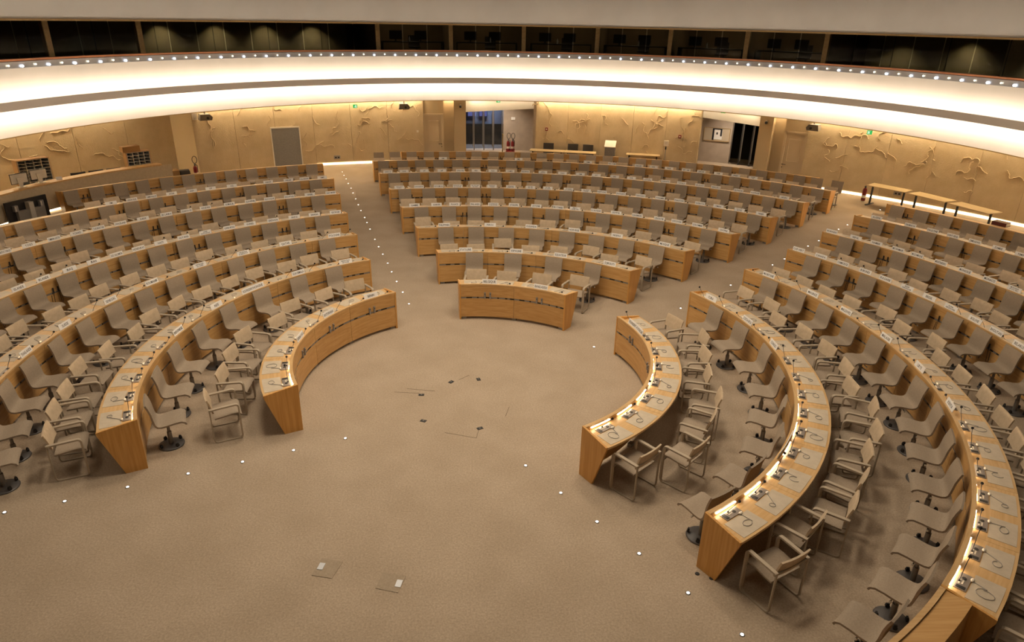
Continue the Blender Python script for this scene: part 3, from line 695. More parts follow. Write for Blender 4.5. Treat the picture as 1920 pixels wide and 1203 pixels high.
# ================================================================== NAME PLATES
PLATES = {
 'C1':[('BELGIQUE', 6.39), ('BANGLADESH', 27.55)],
 'C2':[('ETATS-UNIS', -2.09), ('ESPAGNE', 11.37), ('EQUATEUR', 23.27), ('DJIBOUTI', 36.74)],
 'C3':[('PHILIPPINES', -6.06), ('PEROU', 3.5), ('OUGANDA', 12.12), ('NORVEGE', 21.16), ('NIGERIA', 30.16), ('MEXIQUE', 40.21)],
 'C4':[('GAMBIE', -10.38), ('GABON', -6.52), ('FRANCE', -3.33), ('FINLANDE', 0.34), ('EX-REPUBLIQUE|DE MACEDOINE', 3.57), ('ETHIOPIE', 7.25), ('ESTONIE', 11.24), ('ERYTHREE', 15.15), ('EMIRATS|ARABES UNIS', 18.16), ('EL SALVADOR', 21.92), ('EGYPTE', 25.45), ('DANEMARK', 29.2), ('CROATIE', 33.06), ("COTE D'IVOIRE", 36.1), ('COLOMBIE', 39.71), ('CHYPRE', 44.21)],
 'C5':[('SAINT-KITTS|ET-NEVIS', -11.52), ('RWANDA', -8.47), ('ROYAUME-UNI', -5.42), ('REPUBLIQUE-UNIE|DE TANZANIE', -2.43), ('REP. POP. DEM.|DE COREE', 0.32), ('REPUBLIQUE|TCHEQUE', 2.98), ('REPUBLIQUE|DOMINICAINE', 5.93), ('REP. DEM.|POP. LAO', 9.03), ('REP. DEM.|DU CONGO', 11.76), ('REPUBLIQUE|CENTRAFRICAINE', 15.02), ('REP. ARABE|SYRIENNE', 17.78), ('PORTUGAL', 20.27), ('PAYS-BAS', 23.21), ('PARAGUAY', 26.25), ('PANAMA', 29.27), ('PAKISTAN', 32.16), ('OUZBEKISTAN', 35.3), ('OMAN', 38.03), ('NOUVELLE-|ZELANDE', 41.13), ('NIGER', 44.27)],
 'C6':[('UNESCO', -12.07), ('OUA', -9.79), ('UIT', -6.94), ('UIP', -4.46), ('ONU/CEE', -1.82), ('OEA', 0.41), ('OLA', 2.83), ('CAMES', 5.31), ('BANQUE MONDIALE', 7.51), ('UNION|AFRICAINE', 10.01), ('OACI', 12.81), ('OIM', 15.37), ('OIT', 17.63), ('OCI', 20.22), ('CICR', 22.58), ('LIGUE DES|ETATS ARABES', 24.86), ('VANUATU', 27.34), ('TUVALU', 29.54), ('URUGUAY', 32.0), ('VENEZUELA', 34.15), ('AUTRICHE', 37.18), ('AUSTRALIE', 39.35), ('ARUBA', 43.07)],
 'C7':[('OMS', -4.01), ('OMC', 6.1), ('OMM', 15.39), ('FAO / PAM', 18.55), ('CNUCED', 22.06), ('HCR', 23.97), ('PNUE', 25.97), ('BIT / BIE', 28.17), ('UNITAR', 30.07), ('PAM', 32.19), ('PNUD', 34.33), ('NATIONS|UNIES', 36.45)],
 'L1':[('BENIN', -42.64), ('BOTSWANA', -63.81), ('BURKINA FASO', -84.11)],
 'L2':[('FEDERATION|DE RUSSIE', -33.8), ('GUATEMALA', -46.6), ('HONGRIE', -57.91), ('VICE-PRESIDENT', -60.8), ('INDE', -70.34), ('INDONESIE', -83.48)],
 'L3':[('POLOGNE', -28.87), ('QATAR', -38.79), ('REPUBLIQUE|DE MOLDOVA', -47.26), ('REPUBLIQUE|DE COREE', -55.93), ('ROUMANIE', -65.5), ('SENEGAL', -73.78), ('SUISSE', -83.16), ('THAILANDE', -91.71)],
 'L4':[('GEORGIE', -24.28), ('GHANA', -27.86), ('GRECE', -31.26), ('GRENADE', -34.8), ('GUINEE', -38.59), ('GUINEE-BISSAU', -41.94), ('GUINEE|EQUATORIALE', -45.8), ('GUYANA', -49.2), ('HAITI', -52.77), ('HONDURAS', -56.14), ('ILES SALOMON', -59.44), ('IRAN', -62.82), ('IRAQ', -66.28), ('IRLANDE', -70.03), ('ISLANDE', -73.5)],
 'L5':[('SAINT-MARIN', -22.11), ('SERBIE', -25.21), ('SINGAPOUR', -28.23), ('SLOVAQUIE', -31.1), ('SLOVENIE', -33.84), ('SOMALIE', -36.79), ('SOUDAN', -40.09), ('SOUDAN DU SUD', -42.64), ('SRI LANKA', -45.34), ('SUEDE', -48.37), ('SWAZILAND', -51.25), ('TADJIKISTAN', -53.97), ('TCHAD', -56.61), ('TIMOR-LESTE', -59.3), ('TOGO', -62.21), ('TRINITE-ET-TOBAGO', -64.96)],
 'L6':[('OMPI', -21.34), ('SOUVERAIN', -23.75), ('FNUAP', -25.89), ('UNICEF', -28.55), ('CCI', -33.23), ('OIF', -35.89), ('ACP', -38.21), ('OCDE', -40.64), ('COMMONWEALTH', -43.03), ('UNION EUR.', -45.29), ('FMI', -47.63)],
 'R1':[('VICE-PRESIDENT', 75.06), ('AUTRICHE', 80.58)],
 'R2':[('CUBA', 66.99), ('COSTA RICA', 79.96), ('CONGO', 91.44), ('CAMEROUN', 129.57), ('VICE-PRESIDENT', 125.71)],
 'R3':[('MAURITANIE', 62.55), ('MAURICE', 72.12), ('MALDIVES', 79.6), ('MALAISIE', 89.12), ('LIBYE', 97.91), ('KENYA', 107.52)],
 'R4':[('CAP-VERT', 56.94), ('CANADA', 60.58), ('CAMBODGE', 64.13), ('BURUNDI', 67.74), ('BULGARIE', 70.94), ('BRUNEI|DARUSSALAM', 74.32), ('BRESIL', 77.78), ('BOSNIE-|HERZEGOVINE', 81.11), ('BOLIVIE', 84.78), ('BHOUTAN', 88.0), ('BELARUS', 91.5)],
 'R5':[('NICARAGUA', 54.77), ('NEPAL', 58.04), ('NAMIBIE', 60.77), ('MYANMAR', 63.61), ('MOZAMBIQUE', 66.08), ('MONTENEGRO', 69.03), ('MONGOLIE', 72.02), ('MONACO', 74.96), ('MICRONESIE|(ETATS FED.)', 77.82)],
 'R6':[('ALGERIE', 54.78), ('TURKMENISTAN', 58.64), ('PALESTINE', 61.12), ('SAINT-SIEGE', 63.29), ('ZIMBABWE', 65.6), ('ZAMBIE', 68.05), ('YEMEN', 70.3)]}
PW, PH = 0.32, 0.105
tilt = Matrix.Translation((0, 0.0, HT+0.002)) @ Matrix.Rotation(rad(-14), 4, 'X')
plate_me = MB().box(-PW/2, PW/2, -0.004, 0.004, 0, PH, WHITEP, tilt).mesh('name_plate')
frontM = tilt @ Matrix.Translation((0, -0.0052, PH/2))
backM = tilt @ Matrix.Translation((0, 0.0052, PH/2)) @ Matrix.Rotation(PI, 4, 'Z')
for key, lst in PLATES.items():
    k = int(key[1]); R = RK(key)
    for t, a in lst:
        p = P(R+0.022, a); o = put('name_plate', plate_me, None, p, -rad(a))
        tag(o, 'white name plate reading %s, %s row, %s block' % (t.replace('|', ' '), ROWN[k-1], BLK[key[0]]), 'name plate', 'country name plates')
        put('lettering', text_mesh(t, PW*0.86, PH*0.46 if '|' not in t else PH*0.74, frontM, INK), o)
        if k <= 3: put('lettering', text_mesh(t, PW*0.86, PH*0.46 if '|' not in t else PH*0.74, backM, INK), o)

# ================================================================== CHAIRS
# sled armchair: facing -y, origin on the floor between the runners
def bezier_round(pts, rad_=0.035, n_=4):
    out = []; P3 = [Vector(p) for p in pts]
    for i, p in enumerate(P3):
        if i in (0, len(P3)-1): out.append(p); continue
        a = (P3[i-1]-p).normalized(); b = (P3[i+1]-p).normalized()
        s0 = p+a*rad_; s1 = p+b*rad_
        for t in range(n_+1):
            u = t/n_; out.append(s0*(1-u)**2+p*2*u*(1-u)+s1*u*u)
    return out
ARMPAD = mat('armrest_beige', (0.43, 0.35, 0.255), 0.5)
def side_frame(s, detail=4):
    x = 0.255*s
    path = bezier_round([(x, 0.215, 0.585), (x, -0.205, 0.608), (x, -0.205, 0.010), (x, 0.205, 0.010), (x, 0.21, 0.60)], 0.055, detail)
    b = MB(); k = len(path); n0 = 2+detail      # arm first, then leg, runner and rear leg
    for (i0, i1, w_, t_, m_) in ((0, n0, 0.048, 0.024, ARMPAD), (n0-1, n0+detail, 0.036, 0.020, ARMPAD), (n0+detail-1, k, 0.024, 0.018, FRAME)):
        pts = path[i0:i1+1]; vs = []; q = len(pts)
        for i, p in enumerate(pts):
            d = (pts[min(i+1, q-1)]-pts[max(i-1, 0)]).normalized(); nr = Vector((0, -d.z, d.y))
            for sx, sn in ((-1, -1), (1, -1), (1, 1), (-1, 1)): vs.append(p+Vector((sx*w_/2, 0, 0))+nr*(sn*t_/2))
        fs = []
        for i in range(q-1):
            for j in range(4): c = (j+1) % 4; fs.append((i*4+j, i*4+c, i*4+4+c, i*4+4+j))
        fs += [(3, 2, 1, 0), (q*4-4, q*4-3, q*4-2, q*4-1)]
        b.add(vs, fs, m_)
    return b.mesh('side_frame')
sfL, sfR = side_frame(-1), side_frame(1)
seat_prof = [(-0.225, 0.395), (-0.20, 0.425), (-0.10, 0.425), (0.05, 0.405), (0.15, 0.395)]
seat_me = MB().sheet(seat_prof, 0.475, 0.022, SHELL, 2, 0.0).mesh('seat')
sling_me = MB().sheet([(0.14, 0.39), (0.185, 0.41), (0.205, 0.46)], 0.45, 0.014, SHELL, 1).mesh('seat_upturn')
back_me = MB().sheet([(0.185, 0.50), (0.205, 0.58), (0.225, 0.66), (0.25, 0.735)], 0.46, 0.022, BEIGE, 4, 0.016).mesh('backrest')
rail_me = MB().tube([(-0.25, 0.205, 0.575), (0.25, 0.205, 0.575)], 0.011, FRAME, 6).tube([(-0.25, -0.19, 0.38), (0.25, -0.19, 0.38)], 0.010, FRAME, 6).mesh('cross_rail')
def armchair(loc, rz, label):
    o = thing('armchair', label, 'armchair', loc, rz, 'low beige armchairs behind the desks')
    put('side_frame', sfL, o); put('side_frame', sfR, o); put('seat', seat_me, o); put('backrest', back_me, o); put('cross_rail', rail_me, o)
    return o
# swivel chair
sh = [(-0.245, 0.405), (-0.235, 0.428), (-0.20, 0.445), (-0.10, 0.438), (0.0, 0.420), (0.08, 0.415), (0.135, 0.430), (0.17, 0.470), (0.185, 0.53), (0.195, 0.60), (0.205, 0.68), (0.225, 0.76), (0.25, 0.835)]
shell_me = MB().sheet(sh, 0.425, 0.026, SHELL, 4, 0.010).mesh('shell')
post_me = MB().cyl((0, 0, 0.03), (0, 0, 0.24), 0.034, 0.034, STEEL, 10).cyl((0, 0, 0.24), (0, 0, 0.41), 0.022, 0.022, STEEL, 10).box(-0.09, 0.09, -0.08, 0.10, 0.385, 0.41, DARKM).mesh('post')
disc_me = MB().lathe([(0.001, 0.0), (0.185, 0.0), (0.19, 0.012), (0.17, 0.024), (0.05, 0.035), (0.001, 0.035)], DISC, 20).mesh('base_disc')
caster_me = MB().cyl((-0.014, 0, 0.028), (0.014, 0, 0.028), 0.026, 0.026, BLACK, 8).box(-0.010, 0.010, -0.018, 0.018, 0.02, 0.062, BLACK).mesh('caster')
lever_me = MB().tube([(0.08, -0.02, 0.395), (0.15, -0.03, 0.385), (0.185, -0.03, 0.385)], 0.008, STEEL, 5).ball((0.195, -0.03, 0.385), 0.016, CREAM, 6, 5).mesh('lever')
for_caster = [(0.16*math.cos(t), 0.16*math.sin(t), 0.02) for t in (0.5, 2.1, 3.7, 5.3)]
def swivel(loc, rz, label, full):
    o = thing('swivel_chair', label, 'swivel chair', loc, rz, 'tall taupe swivel chairs')
    put('shell', shell_me, o); put('post', post_me, o); put('base_disc', disc_me, o)
    if full:
        for c in for_caster: put('caster', caster_me, o, c, math.atan2(c[1], c[0]))
        put('lever', lever_me, o)
    return o
ARMR = {
 'L1': [4.22, 4.17, 4.23, 3.94, 4.17, 4.07, 4.02, 4.16][::-1],
 'L2': [6.48, 6.44, 6.32, 6.55, 6.37, 6.34, 6.37, 6.37, 6.17, 6.26, 6.46, 6.31, 6.3, 6.24][::-1],
 'R1': [4.02, 4.2, 3.95, 3.84, 4.0, 4.0, 4.13, 3.75],
 'R2': [6.53, 6.55, 6.13, 6.27, 6.31, 6.31, 6.15, 6.33, 6.27, 6.13, 6.12, 6.14, 5.94, 6.08],
 'C1': [4.05, 3.96, 4.03, 4.31], 'C2': [6.02, 5.99, 6.71, 6.05, 6.2, 6.6, 6.12, 6.48],
 'C3': [8.73, 8.2, 8.24, 8.27, 8.43, 8.58, 8.96, 8.34, 8.44, 8.53, 8.55, 8.44]}
OFFS = {'L3': 0.90, 'L4': 0.78, 'L5': 1.05, 'R3': 0.72, 'R4': 0.88, 'R5': 0.95, 'C4': 1.15, 'C5': 1.18, 'C6': 1.05, 'C7': 0.85}
rc = random.Random(5)
for key in SEG:
    if key in ('L7', 'R7', 'C8'): continue
    k = int(key[1]); R = RK(key); Rn = RK(key[0]+str(k+1)); blk = key[0]
    S = seats_of(key); m_ = len(S)
    for i, a in enumerate(S):
        if key == 'L6' and a < -48.2: continue
        if blk == 'C': where = '%s from left' % ORD[i]
        elif blk == 'L': where = '%s from left aisle' % ORD[m_-1-i]
        else: where = '%s from right aisle' % ORD[i]
        if key in ARMR: r = ARMR[key][i]
        else: r = R+OFFS.get(key, 0.95)+rc.uniform(-0.10, 0.10)+(0.25 if rc.random() < 0.06 else 0)
        r = min(r, Rn-1.0); da = math.degrees(rc.uniform(-0.05, 0.05)/r)
        if blk == 'R' and k <= 2: da -= math.degrees(0.05/r)
        if blk == 'L' and k <= 2: da += math.degrees(0.05/r)
        armchair(P(r, a+da), -rad(a+da)+rc.uniform(-0.07, 0.07)*(2 if k <= 2 else 1), 'low beige armchair, %s, %s row, %s block' % (where, ROWN[k-1], BLK[blk]))
        r2 = Rn-0.335+rc.uniform(-0.03, 0.01); da = math.degrees(rc.uniform(-0.02, 0.02)/r2)
        swivel(P(r2, a+da), -rad(a+da)+rc.uniform(-0.10, 0.10), 'tall taupe swivel chair, %s, behind %s row, %s block' % (where, ROWN[k-1], BLK[blk]), k <= 4)

# ================================================================== EARPIECES WITH CORDS ON THE NEAR DESKS
def ear_mesh(seed):
    rn = random.Random(seed); b = MB(); z = HW+0.010
    b.ball((-0.09, 0.20, z+0.008), 0.022, CREAM, 8, 5, (1.5, 0.9, 0.6))
    pts = [(-0.08, 0.205, z)]; x, y = -0.05, 0.23
    cx, cy, rx, ry = 0.02+rn.uniform(-0.05, 0.06), 0.33+rn.uniform(-0.03, 0.03), rn.uniform(0.04, 0.09), rn.uniform(0.03, 0.09)
    t0 = rn.uniform(2.4, 3.4); nst = rn.randint(9, 15)
    for j in range(nst):
        t = t0+j*0.55*(1 if seed % 2 else -1); pts.append((cx+rx*math.cos(t)*(1-0.02*j), cy+ry*math.sin(t), z+0.002*(j % 2)))
    sm2 = []
    for j in range(len(pts)-1):
        a, c = Vector(pts[j]), Vector(pts[j+1]); sm2 += [a, (a+c)/2]
    b.tube(sm2+[Vector(pts[-1])], 0.0038, GREYM, 5); return b.mesh('earpiece')
ears = [ear_mesh(s) for s in range(6)]
for key in ('L1', 'L2', 'L3', 'C1', 'C2', 'C3', 'R1', 'R2', 'R3'):
    k = int(key[1]); R = RK(key); S = seats_of(key); m_ = len(S)
    for i, a in enumerate(S):
        where = '%s seat from left' % ORD[i] if key[0] == 'C' else ('%s seat from left aisle' % ORD[m_-1-i] if key[0] == 'L' else '%s seat from right aisle' % ORD[i])
        tag(put('earpiece', ears[(i*5+k*2+ord(key[0])) % 6], None, P(R, a), -rad(a)), 'cream earpiece with looped cord, %s, %s row, %s block' % (where, ROWN[k-1], BLK[key[0]]), 'earpiece', 'earpieces on the desks')

# ================================================================== FLOOR FITTINGS
spot_me = MB().lathe([(0.001, 0.0), (0.030, 0.0), (0.030, 0.006), (0.019, 0.008)], STEEL, 12).mesh('floor_spot')
lens_me = MB().lathe([(0.019, 0.006), (0.017, 0.010), (0.001, 0.012)], E_SPOT, 12).mesh('lens')
FS = {'left aisle': [(-5.55, 18.74), (-5.36, 18.05), (-5.16, 17.38), (-4.94, 16.54), (-4.7, 15.71), (-4.5, 14.92), (-4.26, 14.01), (-4.04, 13.15), (-3.83, 12.35), (-3.58, 11.46), (-3.42, 10.85), (-3.22, 10.09), (-2.93, 9.01), (-2.73, 8.28), (-2.53, 7.6), (-2.31, 6.83), (-2.13, 6.14), (-1.93, 5.42), (-1.71, 4.68), (-1.5, 3.94)],
 'right aisle': [(2.44, 1.59), (4.8, 3.61), (6.51, 5.11), (8.23, 6.67), (8.79, 7.19), (10.02, 8.39), (10.61, 8.94), (11.87, 10.21), (12.44, 10.74), (13.04, 11.33), (14.13, 12.25), (14.68, 12.74)],
 'open floor by the left desks': [(-2.03, -1.63), (-2.76, -1.94), (-3.44, -2.22), (-4.13, -2.49), (-4.85, -2.78), (-5.55, -3.07), (-6.21, -3.28)],
 'open floor by the right desks': [(0.76, -2.43), (1.21, -3.09), (1.62, -3.71), (2.05, -4.32), (2.48, -4.98), (2.9, -5.59)]}
for nm, l in FS.items():
    for i, (x, y) in enumerate(l):
        frm = {'left aisle': 'back wall', 'right aisle': 'centre', 'open floor by the left desks': 'centre', 'open floor by the right desks': 'centre'}[nm]
        o = tag(put('floor_spot', spot_me, None, (x, y, 0)), 'small round floor light in the %s, %s from the %s' % (nm, ORD[i], frm), 'floor light', 'recessed floor lights')
        put('lens', lens_me, o)
for i, (x, y) in enumerate([(-0.93, -0.28), (-0.42, 0.18), (0.08, 0.27), (-0.84, -1.14), (0.09, -1.39)]):
    s = tag(put('floor_socket', MB().box(-0.05, 0.05, -0.035, 0.035, 0, 0.004, DARKM).box(-0.012, 0.012, -0.01, 0.01, 0.004, 0.010, GREYM).mesh('floor_socket'), None, (x, y, 0), 0.9*i),
            'small dark floor socket in the open centre, %s' % ['left edge of the cluster', 'second from left at the back', 'furthest back', 'front left', 'front right'][i], 'socket', 'floor sockets')
for i, (pts, hp) in enumerate((([(-1.87, -4.27), (-1.61, -4.34), (-1.69, -4.61), (-1.94, -4.55)], (-1.905, -4.41)), ([(-1.1, -4.53), (-0.82, -4.6), (-0.89, -4.86), (-1.16, -4.78)], (-0.885, -4.72)))):
    c = Vector((sum(p[0] for p in pts)/4, sum(p[1] for p in pts)/4, 0))
    o = thing('floor_hatch', 'square carpeted floor box lid with a steel tab on its %s edge' % ('left' if i == 0 else 'right'), 'floor hatch', c, 0, 'floor hatches')
    q4 = [(p[0]-c.x, p[1]-c.y) for p in pts]
    put('lid', MB().prism(q4[::-1], 'z', 0.0, 0.006, noise_mat('hatch_carpet', (0.32, 0.25, 0.175), (0.38, 0.30, 0.215), nscale=40, rough=0.95)).mesh('lid'), o)
    put('steel_tab', MB().box(-0.035, 0.035, -0.055, 0.055, 0.006, 0.011, mat('tab_steel', (0.55, 0.56, 0.58), 0.4, 0.2)).mesh('steel_tab'), o, (hp[0]-c.x+(0.05 if i == 0 else -0.01), hp[1]-c.y, 0), -0.2)
for (x, y) in ((2.68, -4.68), (2.83, -4.76)):
    put('floor_plug', MB().cyl((0, 0, 0), (0, 0, 0.008), 0.03, 0.025, BLACK, 10).mesh('floor_plug'), floor, (x, y, 0))
def seam(p, q):
    p = Vector((*p, 0)); q = Vector((*q, 0)); d = q-p; a = math.atan2(d.y, d.x)
    put('carpet_seam', MB().box(0, d.length, -0.004, 0.004, 0, 0.0025, mat('seam_dark', (0.16, 0.115, 0.075), 0.9)).mesh('carpet_seam'), floor, p, a)
for p, q in (((-0.47, -1.5), (0.03, -1.67)), ((0.03, -1.67), (0.07, -1.44)), ((-0.28, 0.26), (-0.09, 0.44)), ((0.52, -1.03), (0.60, -0.72)), ((-1.41, -0.17), (-0.97, -0.22)), ((-1.2, -0.05), (-0.7, -0.15))): seam(p, q)

# ================================================================== FURNITURE ALONG THE WALLS
# ---- long counter in the left recess
cpts = [(-14.35, 7.2), (-14.30, 8.8), (-14.14, 10.24), (-13.61, 11.93), (-12.65, 13.65), (-11.38, 15.1)]
def catmull(pts, n_):
    out = []; Q = [pts[0]]+list(pts)+[pts[-1]]
    for i in range(1, len(Q)-2):
        p0, p1, p2, p3 = [Vector(q) for q in Q[i-1:i+3]]
        for t in range(n_):
            u = t/n_; out.append(0.5*((2*p1)+(p2-p0)*u+(2*p0-5*p1+4*p2-p3)*u*u+(-p0+3*p1-3*p2+p3)*u**3))
    out.append(Vector(pts[-1])); return out
cl = catmull(cpts, 4)
def ribbon(path, off0, off1, z0, z1, m):
    vs = []; k = len(path)
    for i, p in enumerate(path):
        d = (path[min(i+1, k-1)]-path[max(i-1, 0)]).normalized(); nrm = Vector((-d.y, d.x))
        if nrm.dot(p) < 0: nrm = -nrm
        a = p+nrm*off0; b = p+nrm*off1
        vs += [(a.x, a.y, z0), (a.x, a.y, z1), (b.x, b.y, z1), (b.x, b.y, z0)]
    fs = []
    for i in range(k-1):
        b0 = i*4
        for j in range(4): fs.append((b0+j, b0+(j+1) % 4, b0+4+(j+1) % 4, b0+4+j))
    fs += [(3, 2, 1, 0), ((k-1)*4, (k-1)*4+1, (k-1)*4+2, (k-1)*4+3)]
    return MB().add(vs, fs, m)
ct = thing('reception_counter', 'long curved beige counter with an oak top in the left recess', 'counter', (cl[10].x, cl[10].y, 0), 0, room=True)
FELT = noise_mat('counter_panel', (0.52, 0.42, 0.285), (0.57, 0.465, 0.32), (1, 1, 1), 12, 4, 0.85)
cnt_n = 5; kk = len(cl)-1
for i in range(cnt_n):
    seg = cl[i*kk//cnt_n:(i+1)*kk//cnt_n+1]
    put('front_panel', ribbon(seg, 0.0, 0.04, 0.16, 0.955, FELT).mesh('front_panel'), ct)
put('counter_top', ribbon(cl, -0.03, 0.36, 0.955, 1.0, WTOP).mesh('counter_top'), ct)
put('plinth', ribbon(cl, 0.30, 0.34, 0.0, 0.955, WALLS).mesh('plinth'), ct)
put('base_light_strip', ribbon(cl, 0.24, 0.29, 0.03, 0.13, E_BASE).mesh('base_light_strip'), ct)
e_ = cl[-1]; 
put('end_panel', ribbon([e_-Vector((0.03, -0.035)), e_], 0.0, 0.33, 0.0, 0.955, FELT).mesh('end_panel'), ct)

# ---- pigeonhole cabinets
def pigeonholes(r, a, wdt, ztop, rows, cols, label, rot=0.0):
    o = thing('pigeonhole_cabinet', label, 'cabinet', P(r, a), -rad(a)+rot, 'pigeonhole cabinets')
    d = 0.34; z0 = 0.55
    put('body', MB().box(-wdt/2-0.02, -wdt/2, 0, d, 0, ztop, KRAFT).box(wdt/2, wdt/2+0.02, 0, d, 0, ztop, KRAFT).box(-wdt/2-0.02, wdt/2+0.02, 0, d, ztop, ztop+0.02, KRAFT).box(-wdt/2, wdt/2, d-0.02, d, 0, ztop, BLACK).box(-wdt/2, wdt/2, 0.01, d, 0, z0, KRAFT).mesh('body'), o)
    me = MB().box(-wdt/2, wdt/2, 0, d-0.02, 0, 0.012, PIGW).mesh('shelf')
    for i in range(rows+1): put('shelf', me, o, (0, 0, z0+(ztop-z0-0.012)*i/rows))
    me = MB().box(-0.009, 0.009, -0.003, d-0.02, z0, ztop, PIGW).mesh('divider')
    for i in range(cols+1): put('divider', me, o, (-wdt/2+0.009+(wdt-0.018)*i/cols, 0, 0))
    return o
pigeonholes(19.75, -48.2, 0.98, 1.49, 9, 4, 'tall pigeonhole cabinet with many dark slots near the left edge', 0.10)
pigeonholes(19.75, -38.55, 0.80, 1.36, 7, 4, 'pigeonhole cabinet under a cardboard box at the right end of the counter', 0.10)
cb = tag(put('cardboard_box', MB().box(-0.30, 0.30, 0.0, 0.30, 0, 0.20, KRAFT).box(-0.30, 0.30, 0.145, 0.155, 0.20, 0.203, mat('brown_tape', (0.25, 0.14, 0.05), 0.4)).mesh('cardboard_box'), None, P(19.78, -39.1, 1.38), rad(39.1)+0.10), 'closed brown cardboard box on top of the right pigeonhole cabinet', 'box')
# ---- monitors seen from behind on the counter
mon = [MB().box(-0.24, 0.24, 0, 0.035, 0.10, 0.42, BLACK).box(-0.235, 0.235, -0.02, 0, 0.12, 0.40, CREAM), MB().prism([(-0.05, 0), (0.05, 0), (0.09, 0.30), (-0.09, 0.30)], 'y', -0.06, -0.03, CREAM).box(-0.12, 0.12, -0.12, 0.06, 0, 0.012, CREAM)]
scr, std = mon[0].mesh('screen_housing'), mon[1].mesh('stand')
for a, lb in ((-51.4, 'white backed monitor on the counter, nearer the left edge'), (-49.35, 'white backed monitor on the counter in front of the tall pigeonholes')):
    r_ = 18.15 if a < -50 else 18.4
    o = thing('counter_monitor', lb, 'monitor', P(r_-0.05, a, 1.0), -rad(a)+0.12, 'monitors on the counter')
    put('screen_housing', scr, o); put('stand', std, o)
tag(put('paper_note', MB().box(-0.09, 0.09, -0.002, 0.002, 0, 0.10, WHITEP, Matrix.Rotation(rad(-25), 4, 'X')).mesh('paper_note'), None, P(18.35, -47.6, 1.001), rad(47.6)), 'small folded white paper card standing on the counter', 'paper')
# ---- dark chairs behind the counter
oc = MB().sheet([(-0.2, 0.46), (0.1, 0.45), (0.2, 0.52), (0.24, 0.75), (0.27, 0.98)], 0.46, 0.05, CHARC, 3, 0.02).mesh('shell')
ol = MB().cyl((0, 0, 0), (0, 0, 0.46), 0.03, 0.03, DARKM, 8).box(-0.25, 0.25, -0.03, 0.03, 0.0, 0.05, DARKM).box(-0.03, 0.03, -0.25, 0.25, 0.0, 0.05, DARKM).mesh('pedestal')
def office_chair(p, rz, label, grp):
    o = thing('office_chair', label, 'office chair', p, rz, grp); put('shell', oc, o); put('pedestal', ol, o); return o
for a, lb in ((-45.0, 'leftmost'), (-43.3, 'middle'), (-41.6, 'rightmost')):
    office_chair(P(19.45, a), -rad(a)+PI, 'dark office chair behind the long counter, %s of three' % lb, 'chairs behind the counter')
# ---- brown carton pile and bags at the counter's end
tag(put('carton', MB().box(-0.22, 0.22, -0.2, 0.2, 0, 0.55, KRAFT).box(-0.22, 0.22, -0.005, 0.005, 0.55, 0.553, BLACK).mesh('carton'), None, P(19.9, -35.4), rad(35)), 'brown carton on the floor past the end of the counter', 'carton')
bag = MB().sheet([(-0.16, 0.02), (-0.18, 0.25), (-0.10, 0.48), (0.08, 0.52), (0.17, 0.3), (0.16, 0.02)], 0.34, 0.02, CHARC, 2).mesh('black_bag')
tag(put('black_bag', bag, None, P(19.8, -34.2), rad(34)), 'black rounded bag standing by the carton near the corner', 'bag')
# ---- big black display on the floor in front of the counter
tv = thing('display_screen', 'large black display on a stand with a white column in front of the counter', 'display', P(17.35, -52.15), rad(52.15)+0.25)
put('display_panel', MB().box(-0.66, 0.66, 0, 0.06, 0.10, 0.78, BLACK).mesh('display_panel'), tv)
put('equipment_box', MB().box(-0.40, 0.46, -0.12, 0, 0.16, 0.48, mat('equipment_grey', (0.23, 0.21, 0.185), 0.6)).mesh('equipment_box'), tv)
put('column', MB().box(-0.06, 0.09, -0.18, 0.0, 0.0, 0.70, mat('white_column', (0.48, 0.44, 0.37), 0.5)).box(-0.35, 0.35, -0.25, 0.25, 0, 0.04, DARKM).mesh('column'), tv)
for x in (-0.42, 0.40): put('socket_block', MB().box(x-0.05, x+0.07, -0.10, -0.0, 0.48, 0.66, GREYM).box(x-0.02, x+0.0, -0.103, -0.1, 0.50, 0.64, CREAM).mesh('socket_block'), tv)
# ---- fire extinguishers
def extinguisher(p, rz, label, hose=True, base=False, dark=False):
    o = thing('fire_extinguisher', label, 'fire extinguisher', p, rz, 'fire extinguishers')
    put('cylinder_body', MB().lathe([(0.001, 0.03), (0.075, 0.03), (0.08, 0.06), (0.08, 0.42), (0.06, 0.48), (0.025, 0.51), (0.001, 0.51)], RED, 14).mesh('cylinder_body'), o)
    put('valve', MB().box(-0.02, 0.02, -0.05, 0.05, 0.51, 0.56, DARKM).box(-0.015, 0.015, -0.10, 0.03, 0.57, 0.59, DARKM).mesh('valve'), o)
    if hose:
        pts = [(0.02+0.10*math.sin(t)*0.9, 0, 0.60+0.14*(1-math.cos(t))) for t in [i*0.5 for i in range(12)]]+[(0.09, 0, 0.5), (0.085, 0, 0.25)]
        put('hose', MB().tube(pts, 0.014, DARKM, 6).mesh('hose'), o)
    put('label_band', MB().lathe([(0.0805, 0.14), (0.0805, 0.24)], CREAM, 14).mesh('label_band'), o)
    return o
extinguisher(P(20.55, -32.6), rad(32), 'dark red fire extinguisher with looped black hose in the left corner')
extinguisher(P(20.35, 46.35), -rad(46), 'red fire extinguisher standing beside the folding tables at right', hose=False)
pst = MB().box(-0.22, 0.22, -0.16, 0.16, 0, 0.10, RED).box(-0.22, 0.22, 0.13, 0.16, 0.10, 0.16, RED)
stn = tag(put('extinguisher_stand', pst.mesh('extinguisher_stand'), None, P(23.75, 4.45), -rad(4.4)), 'low red tray holding two fire extinguishers in the left lobby', 'stand')
extinguisher(P(23.75, 4.20, 0.075), -rad(4), 'red fire extinguisher on the lobby tray, left of the pair')
extinguisher(P(23.75, 4.72, 0.075), -rad(4), 'red fire extinguisher on the lobby tray, right of the pair')
